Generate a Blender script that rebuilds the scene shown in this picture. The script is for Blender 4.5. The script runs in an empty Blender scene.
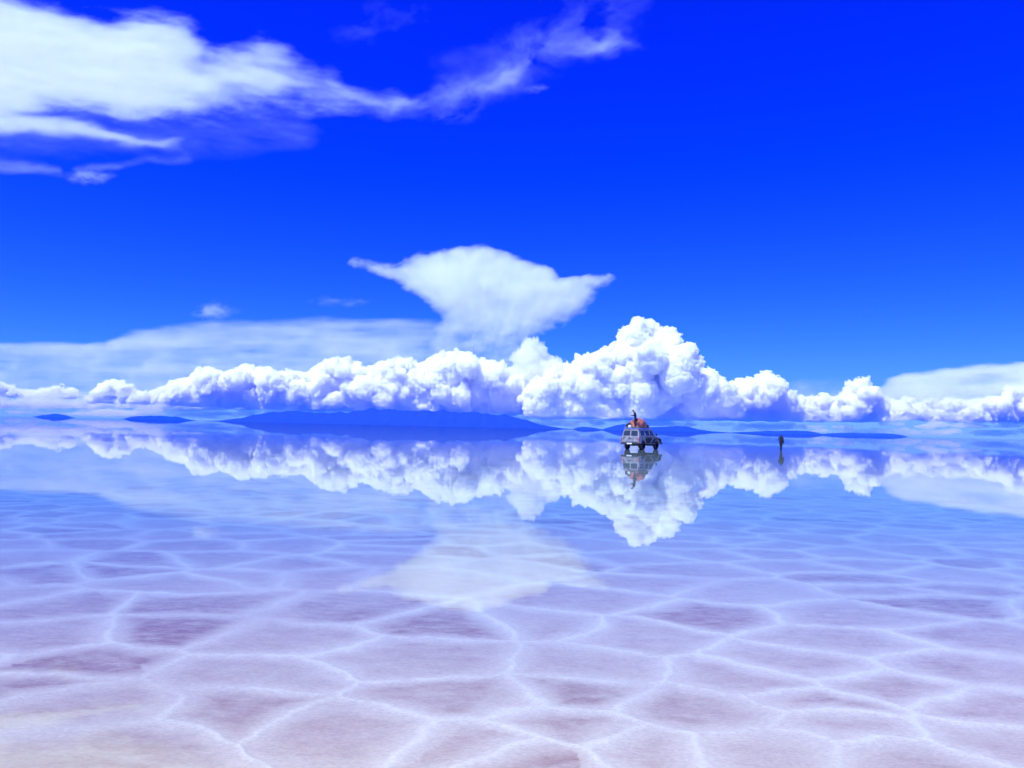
import bpy, bmesh, math, random
import numpy as np
from mathutils import Vector, Matrix, Euler

random.seed(7)
RNG = np.random.default_rng(11)
R = math.radians
C = bpy.context.scene.collection
scene = bpy.context.scene
PI = math.pi

# ------------------------------------------------------------------ camera
F_PX = 800.0
CAM_H = 1.75
PITCH, ROLL = 3.13, 1.306
cam_rot = Matrix.Rotation(R(90 + PITCH), 3, 'X') @ Matrix.Rotation(R(ROLL), 3, 'Z')
cd = bpy.data.cameras.new('camera')
cd.sensor_width = 36.0
cd.lens = F_PX / 1024.0 * 36.0
cd.clip_start = 0.1
cd.clip_end = 400000.0
cam = bpy.data.objects.new('camera', cd)
cam.matrix_world = Matrix.Translation((0, 0, CAM_H)) @ cam_rot.to_4x4()
C.objects.link(cam)
scene.camera = cam
ROT = np.array(cam_rot)


def rays(px, py):
    """world directions of picture positions (surveyed from the photograph)"""
    px = np.asarray(px, float); py = np.asarray(py, float)
    d = np.stack([px - 512.0, -(py - 384.0), np.full(px.shape, -F_PX)], -1)
    d = d @ ROT.T
    return d


def on_depth(px, py, Y):
    d = rays(px, py)
    t = np.asarray(Y) / d[..., 1]
    p = d * t[..., None]
    p[..., 2] += CAM_H
    return p


def on_level(px, py, z):
    d = rays(px, py)
    t = (z - CAM_H) / d[..., 2]
    p = d * t[..., None]
    p[..., 2] += CAM_H
    return p


# ------------------------------------------------------------------ helpers
def tag(o, label=None, cat=None, group=None, kind=None):
    if label: o['label'] = label
    if cat: o['category'] = cat
    if group: o['group'] = group
    if kind: o['kind'] = kind
    return o


def outward(V, F):
    """turn the faces of a closed body outward"""
    c = V.mean(0)
    a, b, d = V[F[:, 0]] - c, V[F[:, 1]] - c, V[F[:, 2]] - c
    e = V[F[:, -1]] - c
    vol = np.einsum('ij,ij->i', a, np.cross(b, d)).sum() + np.einsum('ij,ij->i', a, np.cross(d, e)).sum()
    return F[:, ::-1] if vol < 0 else F


def mesh_obj(name, verts, faces, mat=None, parent=None, smooth=True):
    """verts (n,3) array, faces (m,4) or (m,3) int array -> ONE mesh object"""
    verts = np.asarray(verts, np.float32); faces = np.asarray(faces, np.int32)
    me = bpy.data.meshes.new(name)
    k = faces.shape[1]
    me.vertices.add(len(verts)); me.vertices.foreach_set('co', verts.ravel())
    me.loops.add(faces.size); me.loops.foreach_set('vertex_index', faces.ravel())
    me.polygons.add(len(faces))
    me.polygons.foreach_set('loop_start', np.arange(0, faces.size, k, dtype=np.int32))
    me.polygons.foreach_set('loop_total', np.full(len(faces), k, np.int32))
    me.polygons.foreach_set('use_smooth', np.full(len(faces), smooth, bool))
    me.update(calc_edges=True)
    if mat: me.materials.append(mat)
    o = bpy.data.objects.new(name, me)
    C.objects.link(o)
    if parent: o.parent = parent
    return o


def new_mat(name):
    m = bpy.data.materials.new(name)
    m.use_nodes = True
    nt = m.node_tree
    nt.nodes.clear()
    out = nt.nodes.new('ShaderNodeOutputMaterial')
    return m, nt, out


def N(nt, typ, **kw):
    n = nt.nodes.new(typ)
    for k, v in kw.items():
        if k.startswith('in_'):
            n.inputs[k[3:].replace('_', ' ')].default_value = v
        else:
            setattr(n, k, v)
    return n


# ------------------------------------------------------------------ numpy noise
_L2 = RNG.random((256, 256)).astype(np.float32) * 2 - 1
_L3 = RNG.random((48, 48, 48)).astype(np.float32) * 2 - 1


def vnoise2(x, y):
    xi = np.floor(x).astype(np.int64); yi = np.floor(y).astype(np.int64)
    fx = x - xi; fy = y - yi
    fx = fx * fx * fx * (fx * (fx * 6 - 15) + 10); fy = fy * fy * fy * (fy * (fy * 6 - 15) + 10)
    x0, x1, y0, y1 = xi % 256, (xi + 1) % 256, yi % 256, (yi + 1) % 256
    a = _L2[x0, y0] * (1 - fx) + _L2[x1, y0] * fx
    b = _L2[x0, y1] * (1 - fx) + _L2[x1, y1] * fx
    return a * (1 - fy) + b * fy


def fbm2(x, y, octv=5, gain=0.5, lac=2.03):
    s = 0; a = 1.0; t = 0
    for i in range(octv):
        s = s + a * vnoise2(x + 17.3 * i, y + 31.7 * i); t += a
        a *= gain; x = x * lac; y = y * lac
    return s / t


def vnoise3(p):
    i = np.floor(p).astype(np.int64); f = p - i
    f = f * f * f * (f * (f * 6 - 15) + 10)
    i0 = i % 48; i1 = (i + 1) % 48
    fx, fy, fz = f[:, 0], f[:, 1], f[:, 2]
    def L(a, b, c): return _L3[a, b, c]
    x0, y0, z0 = i0.T; x1, y1, z1 = i1.T
    c00 = L(x0, y0, z0) * (1 - fx) + L(x1, y0, z0) * fx
    c10 = L(x0, y1, z0) * (1 - fx) + L(x1, y1, z0) * fx
    c01 = L(x0, y0, z1) * (1 - fx) + L(x1, y0, z1) * fx
    c11 = L(x0, y1, z1) * (1 - fx) + L(x1, y1, z1) * fx
    return (c00 * (1 - fy) + c10 * fy) * (1 - fz) + (c01 * (1 - fy) + c11 * fy) * fz


def sstep(a, b, x):
    t = np.clip((x - a) / (b - a), 0, 1)
    return t * t * (3 - 2 * t)


# ------------------------------------------------------------------ light, world, view
SUN_EL, SUN_AZ = 59.0, 222.0       # azimuth clockwise from +Y (straight ahead)
sd = Vector((math.sin(R(SUN_AZ)) * math.cos(R(SUN_EL)), math.cos(R(SUN_AZ)) * math.cos(R(SUN_EL)), math.sin(R(SUN_EL))))
sl = bpy.data.lights.new('sun', 'SUN')
sl.energy = 5.0
sl.angle = R(0.5)
sl.color = (0.815, 0.985, 1.0)
sun = bpy.data.objects.new('sun', sl)
sun.rotation_euler = sd.to_track_quat('Z', 'Y').to_euler()
C.objects.link(sun)

w = bpy.data.worlds.new('World')
scene.world = w
w.use_nodes = True
nt = w.node_tree
nt.nodes.clear()
sky = N(nt, 'ShaderNodeTexSky', sky_type='NISHITA', sun_disc=False)
sky.sun_elevation = R(SUN_EL)
sky.sun_rotation = R(SUN_AZ)
sky.altitude = 3600
sky.air_density = 1.0
sky.dust_density = 0.3
sky.ozone_density = 1.5
SKY_K, SKY_G = 0.11, 2.3
mul = N(nt, 'ShaderNodeVectorMath', operation='SCALE'); mul.inputs['Scale'].default_value = SKY_K
gam = N(nt, 'ShaderNodeGamma'); gam.inputs['Gamma'].default_value = SKY_G
tint = N(nt, 'ShaderNodeVectorMath', operation='MULTIPLY'); tint.inputs[1].default_value = (0.56, 1.36, 40.0)
bg = N(nt, 'ShaderNodeBackground'); bg.inputs['Strength'].default_value = 1.0
wo = N(nt, 'ShaderNodeOutputWorld')
nt.links.new(sky.outputs[0], mul.inputs[0])
nt.links.new(mul.outputs[0], gam.inputs['Color'])
nt.links.new(gam.outputs[0], tint.inputs[0])
# soft shoulder: x / (1 + x / cap), so the glare at the horizon stays blue like the photograph's
div = N(nt, 'ShaderNodeVectorMath', operation='DIVIDE'); div.inputs[1].default_value = (0.26, 0.48, 1.15)
add = N(nt, 'ShaderNodeVectorMath', operation='ADD'); add.inputs[1].default_value = (1, 1, 1)
shl = N(nt, 'ShaderNodeVectorMath', operation='DIVIDE')
sub = N(nt, 'ShaderNodeVectorMath', operation='SUBTRACT'); sub.inputs[1].default_value = (0.0045, 0.0, 0.0)
mxz = N(nt, 'ShaderNodeVectorMath', operation='MAXIMUM'); mxz.inputs[1].default_value = (0, 0, 0)
nt.links.new(tint.outputs[0], sub.inputs[0]); nt.links.new(sub.outputs[0], mxz.inputs[0])
tint = mxz
nt.links.new(tint.outputs[0], div.inputs[0])
nt.links.new(div.outputs[0], add.inputs[0])
nt.links.new(tint.outputs[0], shl.inputs[0])
nt.links.new(add.outputs[0], shl.inputs[1])
nt.links.new(shl.outputs[0], bg.inputs['Color'])
nt.links.new(bg.outputs[0], wo.inputs['Surface'])

scene.view_settings.view_transform = 'Standard'
scene.view_settings.look = 'None'
scene.view_settings.gamma = 1.0
scene.view_settings.exposure = 0.35
scene.render.engine = 'CYCLES'
cy = scene.cycles
cy.use_denoising = True
cy.max_bounces = 24
cy.diffuse_bounces = 4
cy.glossy_bounces = 4
cy.transparent_max_bounces = 24
cy.volume_bounces = 20
cy.sample_clamp_indirect = 6.0
cy.volume_step_rate = 4.0

# ------------------------------------------------------------------ cloud building
def soft_poly(poly, PX, PY, soft):
    """soft inside mask of a closed outline: 0.5 on the outline, SOFT px to either side"""
    P = np.array(poly, float)
    d = np.full(PX.shape, 1e9); inside = np.zeros(PX.shape, bool)
    for a, b in zip(P, np.roll(P, -1, 0)):
        ab = b - a
        t = np.clip(((PX - a[0]) * ab[0] + (PY - a[1]) * ab[1]) / (ab @ ab + 1e-9), 0, 1)
        d = np.minimum(d, np.hypot(PX - a[0] - t * ab[0], PY - a[1] - t * ab[1]))
        c = (a[1] > PY) != (b[1] > PY)
        xi = a[0] + (PY - a[1]) / (ab[1] + 1e-9 * (ab[1] == 0)) * ab[0]
        inside ^= c & (PX < xi)
    sgn = np.where(inside, d, -d)
    return sstep(-soft, soft, sgn)


def soft_line(pts, PX, PY):
    """a strand: pts = (x, y, half width, strength)"""
    m = np.zeros(PX.shape)
    for a, b in zip(pts[:-1], pts[1:]):
        ax, ay, aw, as_ = a; bx, by, bw, bs = b
        L = (bx - ax) ** 2 + (by - ay) ** 2 + 1e-9
        t = np.clip(((PX - ax) * (bx - ax) + (PY - ay) * (by - ay)) / L, 0, 1)
        d = np.hypot(PX - ax - t * (bx - ax), PY - ay - t * (by - ay))
        wd = aw + t * (bw - aw); st = as_ + t * (bs - as_)
        m = np.maximum(m, st * np.exp(-(d / wd) ** 2))
    return m


_vol = {}
def cloud_volume(dens, color=(1, 1, 1), aniso=0.0):
    key = (dens, color, aniso)
    if key not in _vol:
        m, nt, out = new_mat('cloud_vapour')
        v = N(nt, 'ShaderNodeVolumeScatter')
        v.inputs['Color'].default_value = (*color, 1)
        v.inputs['Density'].default_value = dens
        v.inputs['Anisotropy'].default_value = aniso
        nt.links.new(v.outputs[0], out.inputs['Volume'])
        m.cycles.homogeneous_volume = True
        _vol[key] = m
    return _vol[key]


def sheet_cloud(name, box, step, fn, place, thick, mat, eps=0.003):
    """a thin cloud: a closed body of vapour whose thickness at each spot is fn(x, y) >= 0
    place(px, py) gives its mid surface; thick = vector for full thickness"""
    x0, y0, x1, y1 = box
    xs = np.arange(x0, x1 + 1e-6, step); ys = np.arange(y0, y1 + 1e-6, step)
    PX, PY = np.meshgrid(xs, ys)
    T = np.clip(fn(PX, PY), 0, None)
    T[0] = T[-1] = 0; T[:, 0] = T[:, -1] = 0
    T = np.where(T > eps, T - eps, 0)
    ny, nx = T.shape
    keep = np.zeros(T.shape, bool)
    q = (T[:-1, :-1] > 0) | (T[1:, :-1] > 0) | (T[:-1, 1:] > 0) | (T[1:, 1:] > 0)
    mid = place(PX, PY)
    # a gentle billow of the mid surface so that the sheet is not one plane
    bill = fbm2(PX / 60.0, PY / 40.0, 3)[..., None] * np.array(thick) * 0.25
    mid = mid + bill
    th = T[..., None] * np.array(thick) * 0.5
    up = (mid + th).reshape(-1, 3); dn = (mid - th).reshape(-1, 3)
    idx = np.arange(nx * ny).reshape(ny, nx)
    j, i = np.nonzero(q)
    a, b, c, d = idx[j, i], idx[j, i + 1], idx[j + 1, i + 1], idx[j + 1, i]
    z = (T.ravel() <= 0)
    n = nx * ny
    lower = np.arange(n) + n
    lower[z] = np.arange(n)[z]          # the rim is shared: a closed body
    f1 = np.stack([a, d, c, b], 1); f2 = np.stack([lower[a], lower[b], lower[c], lower[d]], 1)
    F = np.concatenate([f1, f2])
    V = np.concatenate([up, dn])
    used = np.unique(F)
    remap = np.zeros(2 * n, np.int64); remap[used] = np.arange(len(used))
    return mesh_obj(name, V[used], outward(V[used], remap[F]), mat, smooth=False)


def surface_nets(Fv):
    """closed quad surface of the zero level of a 3-D field (inside where F > 0)"""
    ins = Fv > 0
    nx, ny, nz = Fv.shape
    cnt = np.zeros((nx - 1, ny - 1, nz - 1), np.int8)
    cor = [(a, b, c) for a in (0, 1) for b in (0, 1) for c in (0, 1)]
    for a, b, c in cor:
        cnt += ins[a:nx - 1 + a, b:ny - 1 + b, c:nz - 1 + c]
    ci = np.argwhere((cnt > 0) & (cnt < 8))
    idm = np.full(cnt.shape, -1, np.int64)
    idm[ci[:, 0], ci[:, 1], ci[:, 2]] = np.arange(len(ci))
    val = np.stack([Fv[ci[:, 0] + a, ci[:, 1] + b, ci[:, 2] + c] for a, b, c in cor], 1)
    acc = np.zeros((len(ci), 3)); num = np.zeros(len(ci))
    ca = np.array(cor, float)
    for p in range(8):
        for q in range(p + 1, 8):
            if abs(ca[p] - ca[q]).sum() == 1:
                v0, v1 = val[:, p], val[:, q]
                m = (v0 > 0) != (v1 > 0)
                t = np.where(m, v0 / np.where(m, v0 - v1, 1), 0)
                acc += np.where(m[:, None], ca[p] + t[:, None] * (ca[q] - ca[p]), 0)
                num += m
    verts = ci + acc / num[:, None]
    quads = []
    for ax in range(3):
        s0 = [slice(1, -1)] * 3; s1 = [slice(1, -1)] * 3
        s0[ax] = slice(0, -1); s1[ax] = slice(1, None)
        A = ins[tuple(s0)]; B = ins[tuple(s1)]
        e = np.argwhere(A != B)
        pos = A[e[:, 0], e[:, 1], e[:, 2]]
        base = e + 1; base[:, ax] -= 1
        u, v = [(1, 2), (2, 0), (0, 1)][ax]
        def cell(du, dv):
            k = base.copy(); k[:, u] -= du; k[:, v] -= dv
            return idm[k[:, 0], k[:, 1], k[:, 2]]
        q = np.stack([cell(1, 1), cell(0, 1), cell(0, 0), cell(1, 0)], 1)
        q[~pos] = q[~pos][:, ::-1]
        quads.append(q)
    return verts, np.concatenate(quads)


def puff_field(balls, vox, pad, noise_amp, noise_scale, kblend, floor_z=None, seed=0.0):
    """smooth union of balls (x, y, z, r) on a voxel grid, broken up by billowy noise"""
    B = np.asarray(balls, np.float64)
    lo = (B[:, :3] - B[:, 3:4]).min(0) - pad
    hi = (B[:, :3] + B[:, 3:4]).max(0) + pad
    n = np.ceil((hi - lo) / vox).astype(int) + 1
    Fv = np.full(n, -4.0 * pad, np.float32)
    for x, y, z, r in B:
        rr = r + 2.2 * vox + noise_amp
        a = np.maximum(((np.array([x, y, z]) - rr - lo) / vox).astype(int), 0)
        b = np.minimum(((np.array([x, y, z]) + rr - lo) / vox).astype(int) + 2, n)
        gx = lo[0] + np.arange(a[0], b[0]) * vox - x
        gy = lo[1] + np.arange(a[1], b[1]) * vox - y
        gz = lo[2] + np.arange(a[2], b[2]) * vox - z
        d = r - np.sqrt(gx[:, None, None] ** 2 + gy[None, :, None] ** 2 + gz[None, None, :] ** 2)
        s = Fv[a[0]:b[0], a[1]:b[1], a[2]:b[2]]
        h = np.clip(0.5 + 0.5 * (d - s) / kblend, 0, 1)
        s[...] = s + (d - s) * h + kblend * h * (1 - h)
    band = np.argwhere(np.abs(Fv) < noise_amp * 1.6 + vox)
    P = lo + band * vox
    q = P / noise_scale + seed
    wob = vnoise3(q) * 0.5
    b1 = np.abs(vnoise3(q * 1.9 + 5.1)); b2 = np.abs(vnoise3(q * 4.1 + 9.7)); b3 = np.abs(vnoise3(q * 8.3 + 2.2))
    disp = noise_amp * (wob + 1.1 * b1 + 0.55 * b2 + 0.28 * b3 - 0.62)
    Fv[band[:, 0], band[:, 1], band[:, 2]] += disp
    if floor_z is not None:
        zz = lo[2] + np.arange(n[2]) * vox
        fl = (zz - floor_z)[None, None, :]
        gx = (lo[0] + np.arange(n[0]) * vox)[:, None, None]; gy = (lo[1] + np.arange(n[1]) * vox)[None, :, None]
        Fv = np.minimum(Fv, fl + 0 * gx)
    Fv[0] = Fv[-1] = -1; Fv[:, 0] = Fv[:, -1] = -1; Fv[:, :, 0] = Fv[:, :, -1] = -1
    v, q = surface_nets(Fv)
    return lo + v * vox, q


def grow(parents, n, ratio, rng, up=0.25, keep_front=True):
    out = []
    for x, y, z, r in parents:
        k = rng.poisson(n)
        for _ in range(k):
            d = rng.normal(size=3); d /= np.linalg.norm(d) + 1e-9
            d[2] += up
            if keep_front and d[1] > 0.5: continue
            d /= np.linalg.norm(d)
            rr = r * ratio * rng.uniform(0.7, 1.25)
            p = np.array([x, y, z]) + d * (r - rr * 0.35)
            out.append((*p, rr))
    return out


CLOUD_Y = 30000.0
PXM = CLOUD_Y / F_PX         # metres a pixel spans out there


def cumulus(name, label, tops, base, seed, Y=CLOUD_Y, rmin=5, rmax=14, mat=None, fill=1.0, vox=0.52, group=None, slope=0.9):
    """tops = skyline (x, y) in picture positions surveyed; base = (x, y) line of the cloud's underside"""
    rng = np.random.default_rng(seed)
    T = np.array(tops, float); Bs = np.array(base, float)
    px = lambda x: np.interp(x, T[:, 0], T[:, 1]); bx = lambda x: np.interp(x, Bs[:, 0], Bs[:, 1])
    k = Y / F_PX
    x0, x1 = T[0, 0], T[-1, 0]
    L0 = []
    def put(x, y, r, dep):
        p = on_depth(x, y, Y)
        # the cloud's own depth is laid out along the line it stands on, at its real height
        L0.append((p[0], Y + dep * k, p[2], r * k))
    # crest
    x = x0
    while x < x1:
        h = bx(x) - px(x)
        r = min(rng.uniform(rmin, rmax), max(2.0, h * 0.42))
        # stay below the skyline over the whole width
        ym = max(px(x + q * r) + r * (1 - abs(q)) * 0.0 + r * math.sqrt(max(0, 1 - q * q)) for q in (-0.8, -0.5, 0, 0.5, 0.8))
        ym = min(ym, bx(x))
        put(x, ym, r, rng.uniform(-0.6, 0.6) * r)
        x += r * rng.uniform(0.45, 0.85)
    xx = np.linspace(x0, x1, 200)
    area = float(np.trapz(bx(xx) - px(xx), xx))
    # body: bulges most a third of the way down, draws back towards the underside
    for _ in range(int(area / 90 * fill)):
        x = rng.uniform(x0, x1); h = bx(x) - px(x)
        if h < 4: continue
        r = min(rng.uniform(rmin, rmax * 1.35), h * 0.45)
        u = rng.random() ** 1.15
        y = px(x) + r + u * max(0, h - r * 1.1)
        lim = max(px(np.clip(x + q * r, x0, x1)) + r * math.sqrt(1 - q * q) for q in (-0.8, 0, 0.8))
        y = max(y, lim)
        if y > bx(x) - r * 0.2: y = bx(x) - r * 0.2
        f = (y - px(x)) / h
        put(x, y, r, slope * h * (1.1 * (f - 0.45) ** 2 - 0.35) + rng.uniform(-0.9, 0.7) * r)
    # a core behind the face so that the underside has no holes
    x = x0 + 3
    while x < x1 - 3:
        h = bx(x) - px(x); r = 0.36 * h
        if h > 6:
            put(x, bx(x) - 0.8 * r, r, r * 0.7)
            put(x, bx(x) - 0.3 * r, r * 0.8, r * 0.7)
        x += max(2.0, 0.25 * h)
    L1 = grow(L0, 7, 0.45, rng)
    L2 = grow(L1, 4, 0.48, rng)
    balls = L0 + L1 + L2
    V, Q = puff_field(balls, vox * k, 3 * k, 2.8 * k, 7.5 * k, 0.5 * k, seed=seed * 3.7)
    # flat, slightly ragged underside
    pxx = V[:, 0] / (Y / F_PX) + 512
    basez = on_depth(pxx, bx(pxx), Y)[:, 2] + vnoise2(V[:, 0] / (14 * k), V[:, 1] / (14 * k)) * 1.6 * k
    low = V[:, 2] < basez
    V[low, 2] = basez[low] - (basez[low] - V[low, 2]) * 0.12
    o = mesh_obj(name, V, outward(V, Q), mat)
    tag(o, label, 'cloud', group)
    return o

# ------------------------------------------------------------------ the cumulus along the horizon
VAP = cloud_volume(1 / 65.0, (0.945, 0.997, 1.0))
VAP_MID = cloud_volume(1 / 95.0, (0.95, 0.997, 1.0))
VAP_SOFT = cloud_volume(1 / 300.0, (0.95, 0.996, 1.0))
BANK = 'cumulus clouds along the horizon'
K = 1.0
cumulus('cumulus_cloud', 'towering white cumulus with the tallest billowing dome, behind the off-road vehicle',
        [(536, 384), (545, 372), (560, 367), (570, 364), (580, 362), (595, 355), (605, 353), (612, 349), (616, 335), (625, 326), (635, 322), (645, 319),
         (655, 320), (660, 328), (670, 330), (674, 338), (680, 353), (690, 358), (700, 362), (705, 370), (718, 376), (724, 382), (734, 392)],
        [(530, 416), (740, 419)], 3, mat=VAP, group=BANK)
cumulus('cumulus_cloud', 'long bank of bright white cumulus heaped above the big blue hill',
        [(166, 394), (172, 382), (180, 380), (190, 379), (200, 370), (215, 368), (225, 374), (235, 372), (245, 367), (255, 364), (265, 369), (275, 372),
         (290, 373), (305, 372), (320, 366), (330, 360), (345, 358), (360, 364), (368, 369), (378, 364), (392, 361), (405, 357), (415, 361), (422, 366), (430, 355),
         (440, 354), (450, 353), (460, 350), (470, 354), (478, 362), (487, 359), (495, 362), (505, 368), (520, 373), (535, 384), (552, 398)],
        [(160, 405), (300, 409), (555, 414)], 8, Y=31500.0, rmin=3, rmax=9, mat=VAP, group=BANK)
cumulus('cumulus_cloud', 'pale leaning cumulus plume rising under the right side of the anvil cloud',
        [(492, 384), (506, 368), (516, 354), (523, 343), (529, 338), (536, 339), (544, 345), (550, 354), (560, 363), (570, 370), (585, 380), (596, 392)],
        [(488, 405), (600, 408)], 21, Y=34500.0, rmin=4, rmax=9, mat=VAP_SOFT, group=BANK)
cumulus('cumulus_cloud', 'cumulus with a pointed top above the walking person',
        [(716, 392), (724, 384), (735, 380), (750, 377), (757, 378), (761, 371), (765, 368), (770, 371), (776, 378), (783, 386), (792, 396), (800, 404)],
        [(710, 419), (805, 421)], 5, Y=31000.0, rmin=3, rmax=10, mat=VAP, group=BANK)
cumulus('cumulus_cloud', 'low lumpy cumulus between the pointed cloud and the small tower',
        [(782, 402), (792, 398), (802, 396), (812, 399), (822, 395), (832, 397), (842, 394), (850, 400)],
        [(780, 420), (852, 421)], 14, Y=33000.0, rmin=2.5, rmax=6, mat=VAP, group=BANK)
cumulus('cumulus_cloud', 'small square-shouldered cumulus tower right of the pointed cloud',
        [(842, 394), (847, 385), (852, 383), (858, 379), (863, 377), (869, 380), (873, 387), (878, 395), (886, 398)],
        [(838, 420), (888, 421)], 27, Y=31500.0, rmin=2.5, rmax=7, mat=VAP, group=BANK)
cumulus('cumulus_cloud', 'broken low cumulus field under the smooth pale sheet at right',
        [(872, 404), (884, 397), (896, 401), (908, 397), (918, 402), (930, 396), (942, 400), (955, 397), (966, 402), (975, 399), (990, 403)],
        [(870, 420), (990, 422)], 31, Y=34500.0, rmin=2, rmax=5, mat=VAP_MID, group=BANK, fill=0.7)
cumulus('cumulus_cloud', 'white cumulus tower cut by the right edge of the photograph',
        [(968, 408), (978, 401), (988, 399), (998, 396), (1004, 389), (1012, 386), (1022, 387), (1032, 384), (1046, 386), (1060, 393), (1085, 397), (1110, 392), (1135, 399), (1160, 406)],
        [(965, 420), (1165, 424)], 37, Y=31000.0, rmin=2.5, rmax=7, mat=VAP, group=BANK)
cumulus('cumulus_cloud', 'small solitary cumulus left of the long white bank',
        [(86, 396), (94, 392), (101, 385), (108, 381), (116, 380), (125, 383), (131, 386), (137, 391), (146, 394), (156, 390), (164, 387), (171, 392)],
        [(82, 402), (176, 405)], 41, Y=33000.0, rmin=2.5, rmax=6, mat=VAP, group=BANK)
cumulus('cumulus_cloud', 'ragged low cumulus at the left edge of the photograph',
        [(-130, 396), (-105, 389), (-80, 392), (-55, 386), (-30, 384), (-15, 379), (0, 381), (10, 384), (18, 388), (28, 391), (40, 388), (52, 386), (62, 385), (70, 388), (80, 393)],
        [(-135, 396), (84, 399)], 43, Y=33500.0, rmin=2, rmax=5, mat=VAP_MID, group=BANK, fill=0.8)

cumulus('cumulus_cloud', 'low ragged line of cumulus between the small solitary cloud and the horizon at left',
        [(-20, 402), (0, 397), (14, 399), (30, 396), (48, 399), (66, 397), (84, 400), (104, 397), (122, 399), (140, 395), (154, 397), (170, 395), (184, 399)],
        [(-25, 408), (190, 409)], 47, Y=36000.0, rmin=1.8, rmax=4, mat=VAP_SOFT, group=BANK, fill=0.8)


# ------------------------------------------------------------------ the thin clouds: bodies of ice cloud, each at its own height
def warp(PX, PY, amp, sx, sy, seed=0.0):
    wx = fbm2(PX / sx + seed, PY / sy + seed * 0.7, 4) * amp
    wy = fbm2(PX / sx + 50 + seed, PY / sy + 91 - seed, 4) * amp * 0.6
    return PX + wx, PY + wy


ICE = cloud_volume(1 / 128.0, (0.935, 0.996, 1.0))
Z_ICE = 7500.0
ice_level = lambda px, py: on_level(px, py, Z_ICE)


def f_cirrus(PX, PY):
    X, Y = warp(PX, PY, 15, 80, 34, 1.0)
    X, Y = X + 5 * fbm2((PX + 2 * PY) / 40, (PY - 0.2 * PX) / 9, 5), Y + 3 * fbm2(PX / 30 + 8, PY / 10, 5)
    out = [(-340, -30), (0, 0), (30, 9), (60, 13), (90, 20), (112, 24), (140, 23), (165, 27), (187, 34), (200, 44), (206, 54), (222, 56), (237, 51),
           (255, 47), (267, 38), (286, 50), (299, 67), (317, 76), (330, 74), (342, 81), (357, 87), (377, 89), (397, 87), (408, 96), (414, 105),
           (402, 112), (380, 117), (365, 111), (350, 113), (320, 112), (300, 107), (270, 107), (230, 110), (190, 115), (170, 115), (130, 114),
           (100, 110), (75, 107), (50, 108), (20, 114), (-340, 118)]
    body = soft_poly(out, X, Y, 15)
    wide = soft_poly(out, X, Y + 3, 36)
    st = fbm2(PX / 60 + PY / 100, PY / 11 - PX / 80, 5)
    fine = fbm2((PX + 0.3 * PY) / 42 + 7, (PY - 0.22 * PX) / 9, 6, 0.6)
    lon = np.interp(PX, [-340, 120, 230, 330, 400, 440], [1.0, 0.95, 0.5, 0.24, 0.15, 0.08])
    M = np.clip(0.36 * body + 0.68 * wide + (0.28 * fine + 0.22 * st) * (1.3 - 0.9 * wide * lon), 0, 1.15)
    d = 0.62 * M ** 2.7 * lon * sstep(0.0, 0.3, body + 0.6 * wide)
    # strand that curls below the body, and the veil between
    strand = soft_line([(-340, 116, 13, .4), (0, 122, 9, .4), (40, 126, 7, .34), (75, 131, 6, .26), (105, 137, 5, .2), (140, 143, 4, .17), (165, 146, 3, .12), (190, 144, 3, .0)], X, Y)
    veil = 0.02 * soft_poly([(-340, 104), (60, 106), (190, 112), (310, 108), (318, 124), (300, 146), (270, 144), (180, 156), (90, 150), (-340, 168)], X, Y, 18)
    low = soft_line([(-60, 158, 6, .03), (30, 168, 5, .03), (60, 172, 4, .035)], X, Y) + soft_line([(80, 169, 4, .02), (120, 165, 3, .035), (190, 157, 4, .02)], X, Y)
    return d + (strand + (veil + low) * np.clip(0.9 + 0.9 * st, 0, 2)) * np.clip(0.95 + 0.5 * fine, 0.2, 2)


def f_feather(PX, PY):
    X, Y = warp(PX, PY, 26, 70, 40, 4.0)
    X, Y = X + 6 * fbm2(PX / 18, PY / 14, 4), Y + 6 * fbm2(PX / 18 + 8, PY / 14, 4)
    st = fbm2((PX + 0.6 * PY) / 60 + 3, (PY + PX * 0.42) / 24, 5, 0.55)
    fine = fbm2(X / 26, Y / 20, 6, 0.6)
    m = soft_line([(395, 103, 8, .05), (450, 90, 12, .05), (490, 80, 11, .055), (512, 71, 8, .075), (528, 60, 7, .03)], X, Y)
    m += soft_line([(420, 112, 9, .02), (455, 118, 10, .025), (480, 105, 9, .01)], X, Y)
    m += soft_line([(320, 38, 8, .004), (360, 27, 11, .013), (400, 18, 12, .012), (440, 12, 13, .006)], X, Y)
    m += soft_line([(470, 80, 30, .018), (540, 46, 30, .022), (590, 20, 28, .022), (640, -30, 32, .018)], X, Y)
    m += soft_line([(500, 44, 9, .008), (560, 42, 12, .03), (598, 42, 11, .05), (622, 34, 8, .01)], X, Y)
    m += soft_line([(588, 52, 7, .05), (598, 43, 8, .1), (608, 37, 6, .04)], X, Y)
    return m * np.clip(0.9 + 0.9 * st + 1.1 * fine, 0, 2.4)


def f_puff(cx, cy, w, h, s, seed):
    def f(PX, PY):
        X, Y = warp(PX, PY, 7, 14, 8, seed)
        return s * np.exp(-((X - cx) / w) ** 2 - ((Y - cy) / h) ** 2) * np.clip(0.9 + 1.0 * fbm2(PX / 9 + seed, PY / 4, 4), 0, 2)
    return f


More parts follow.
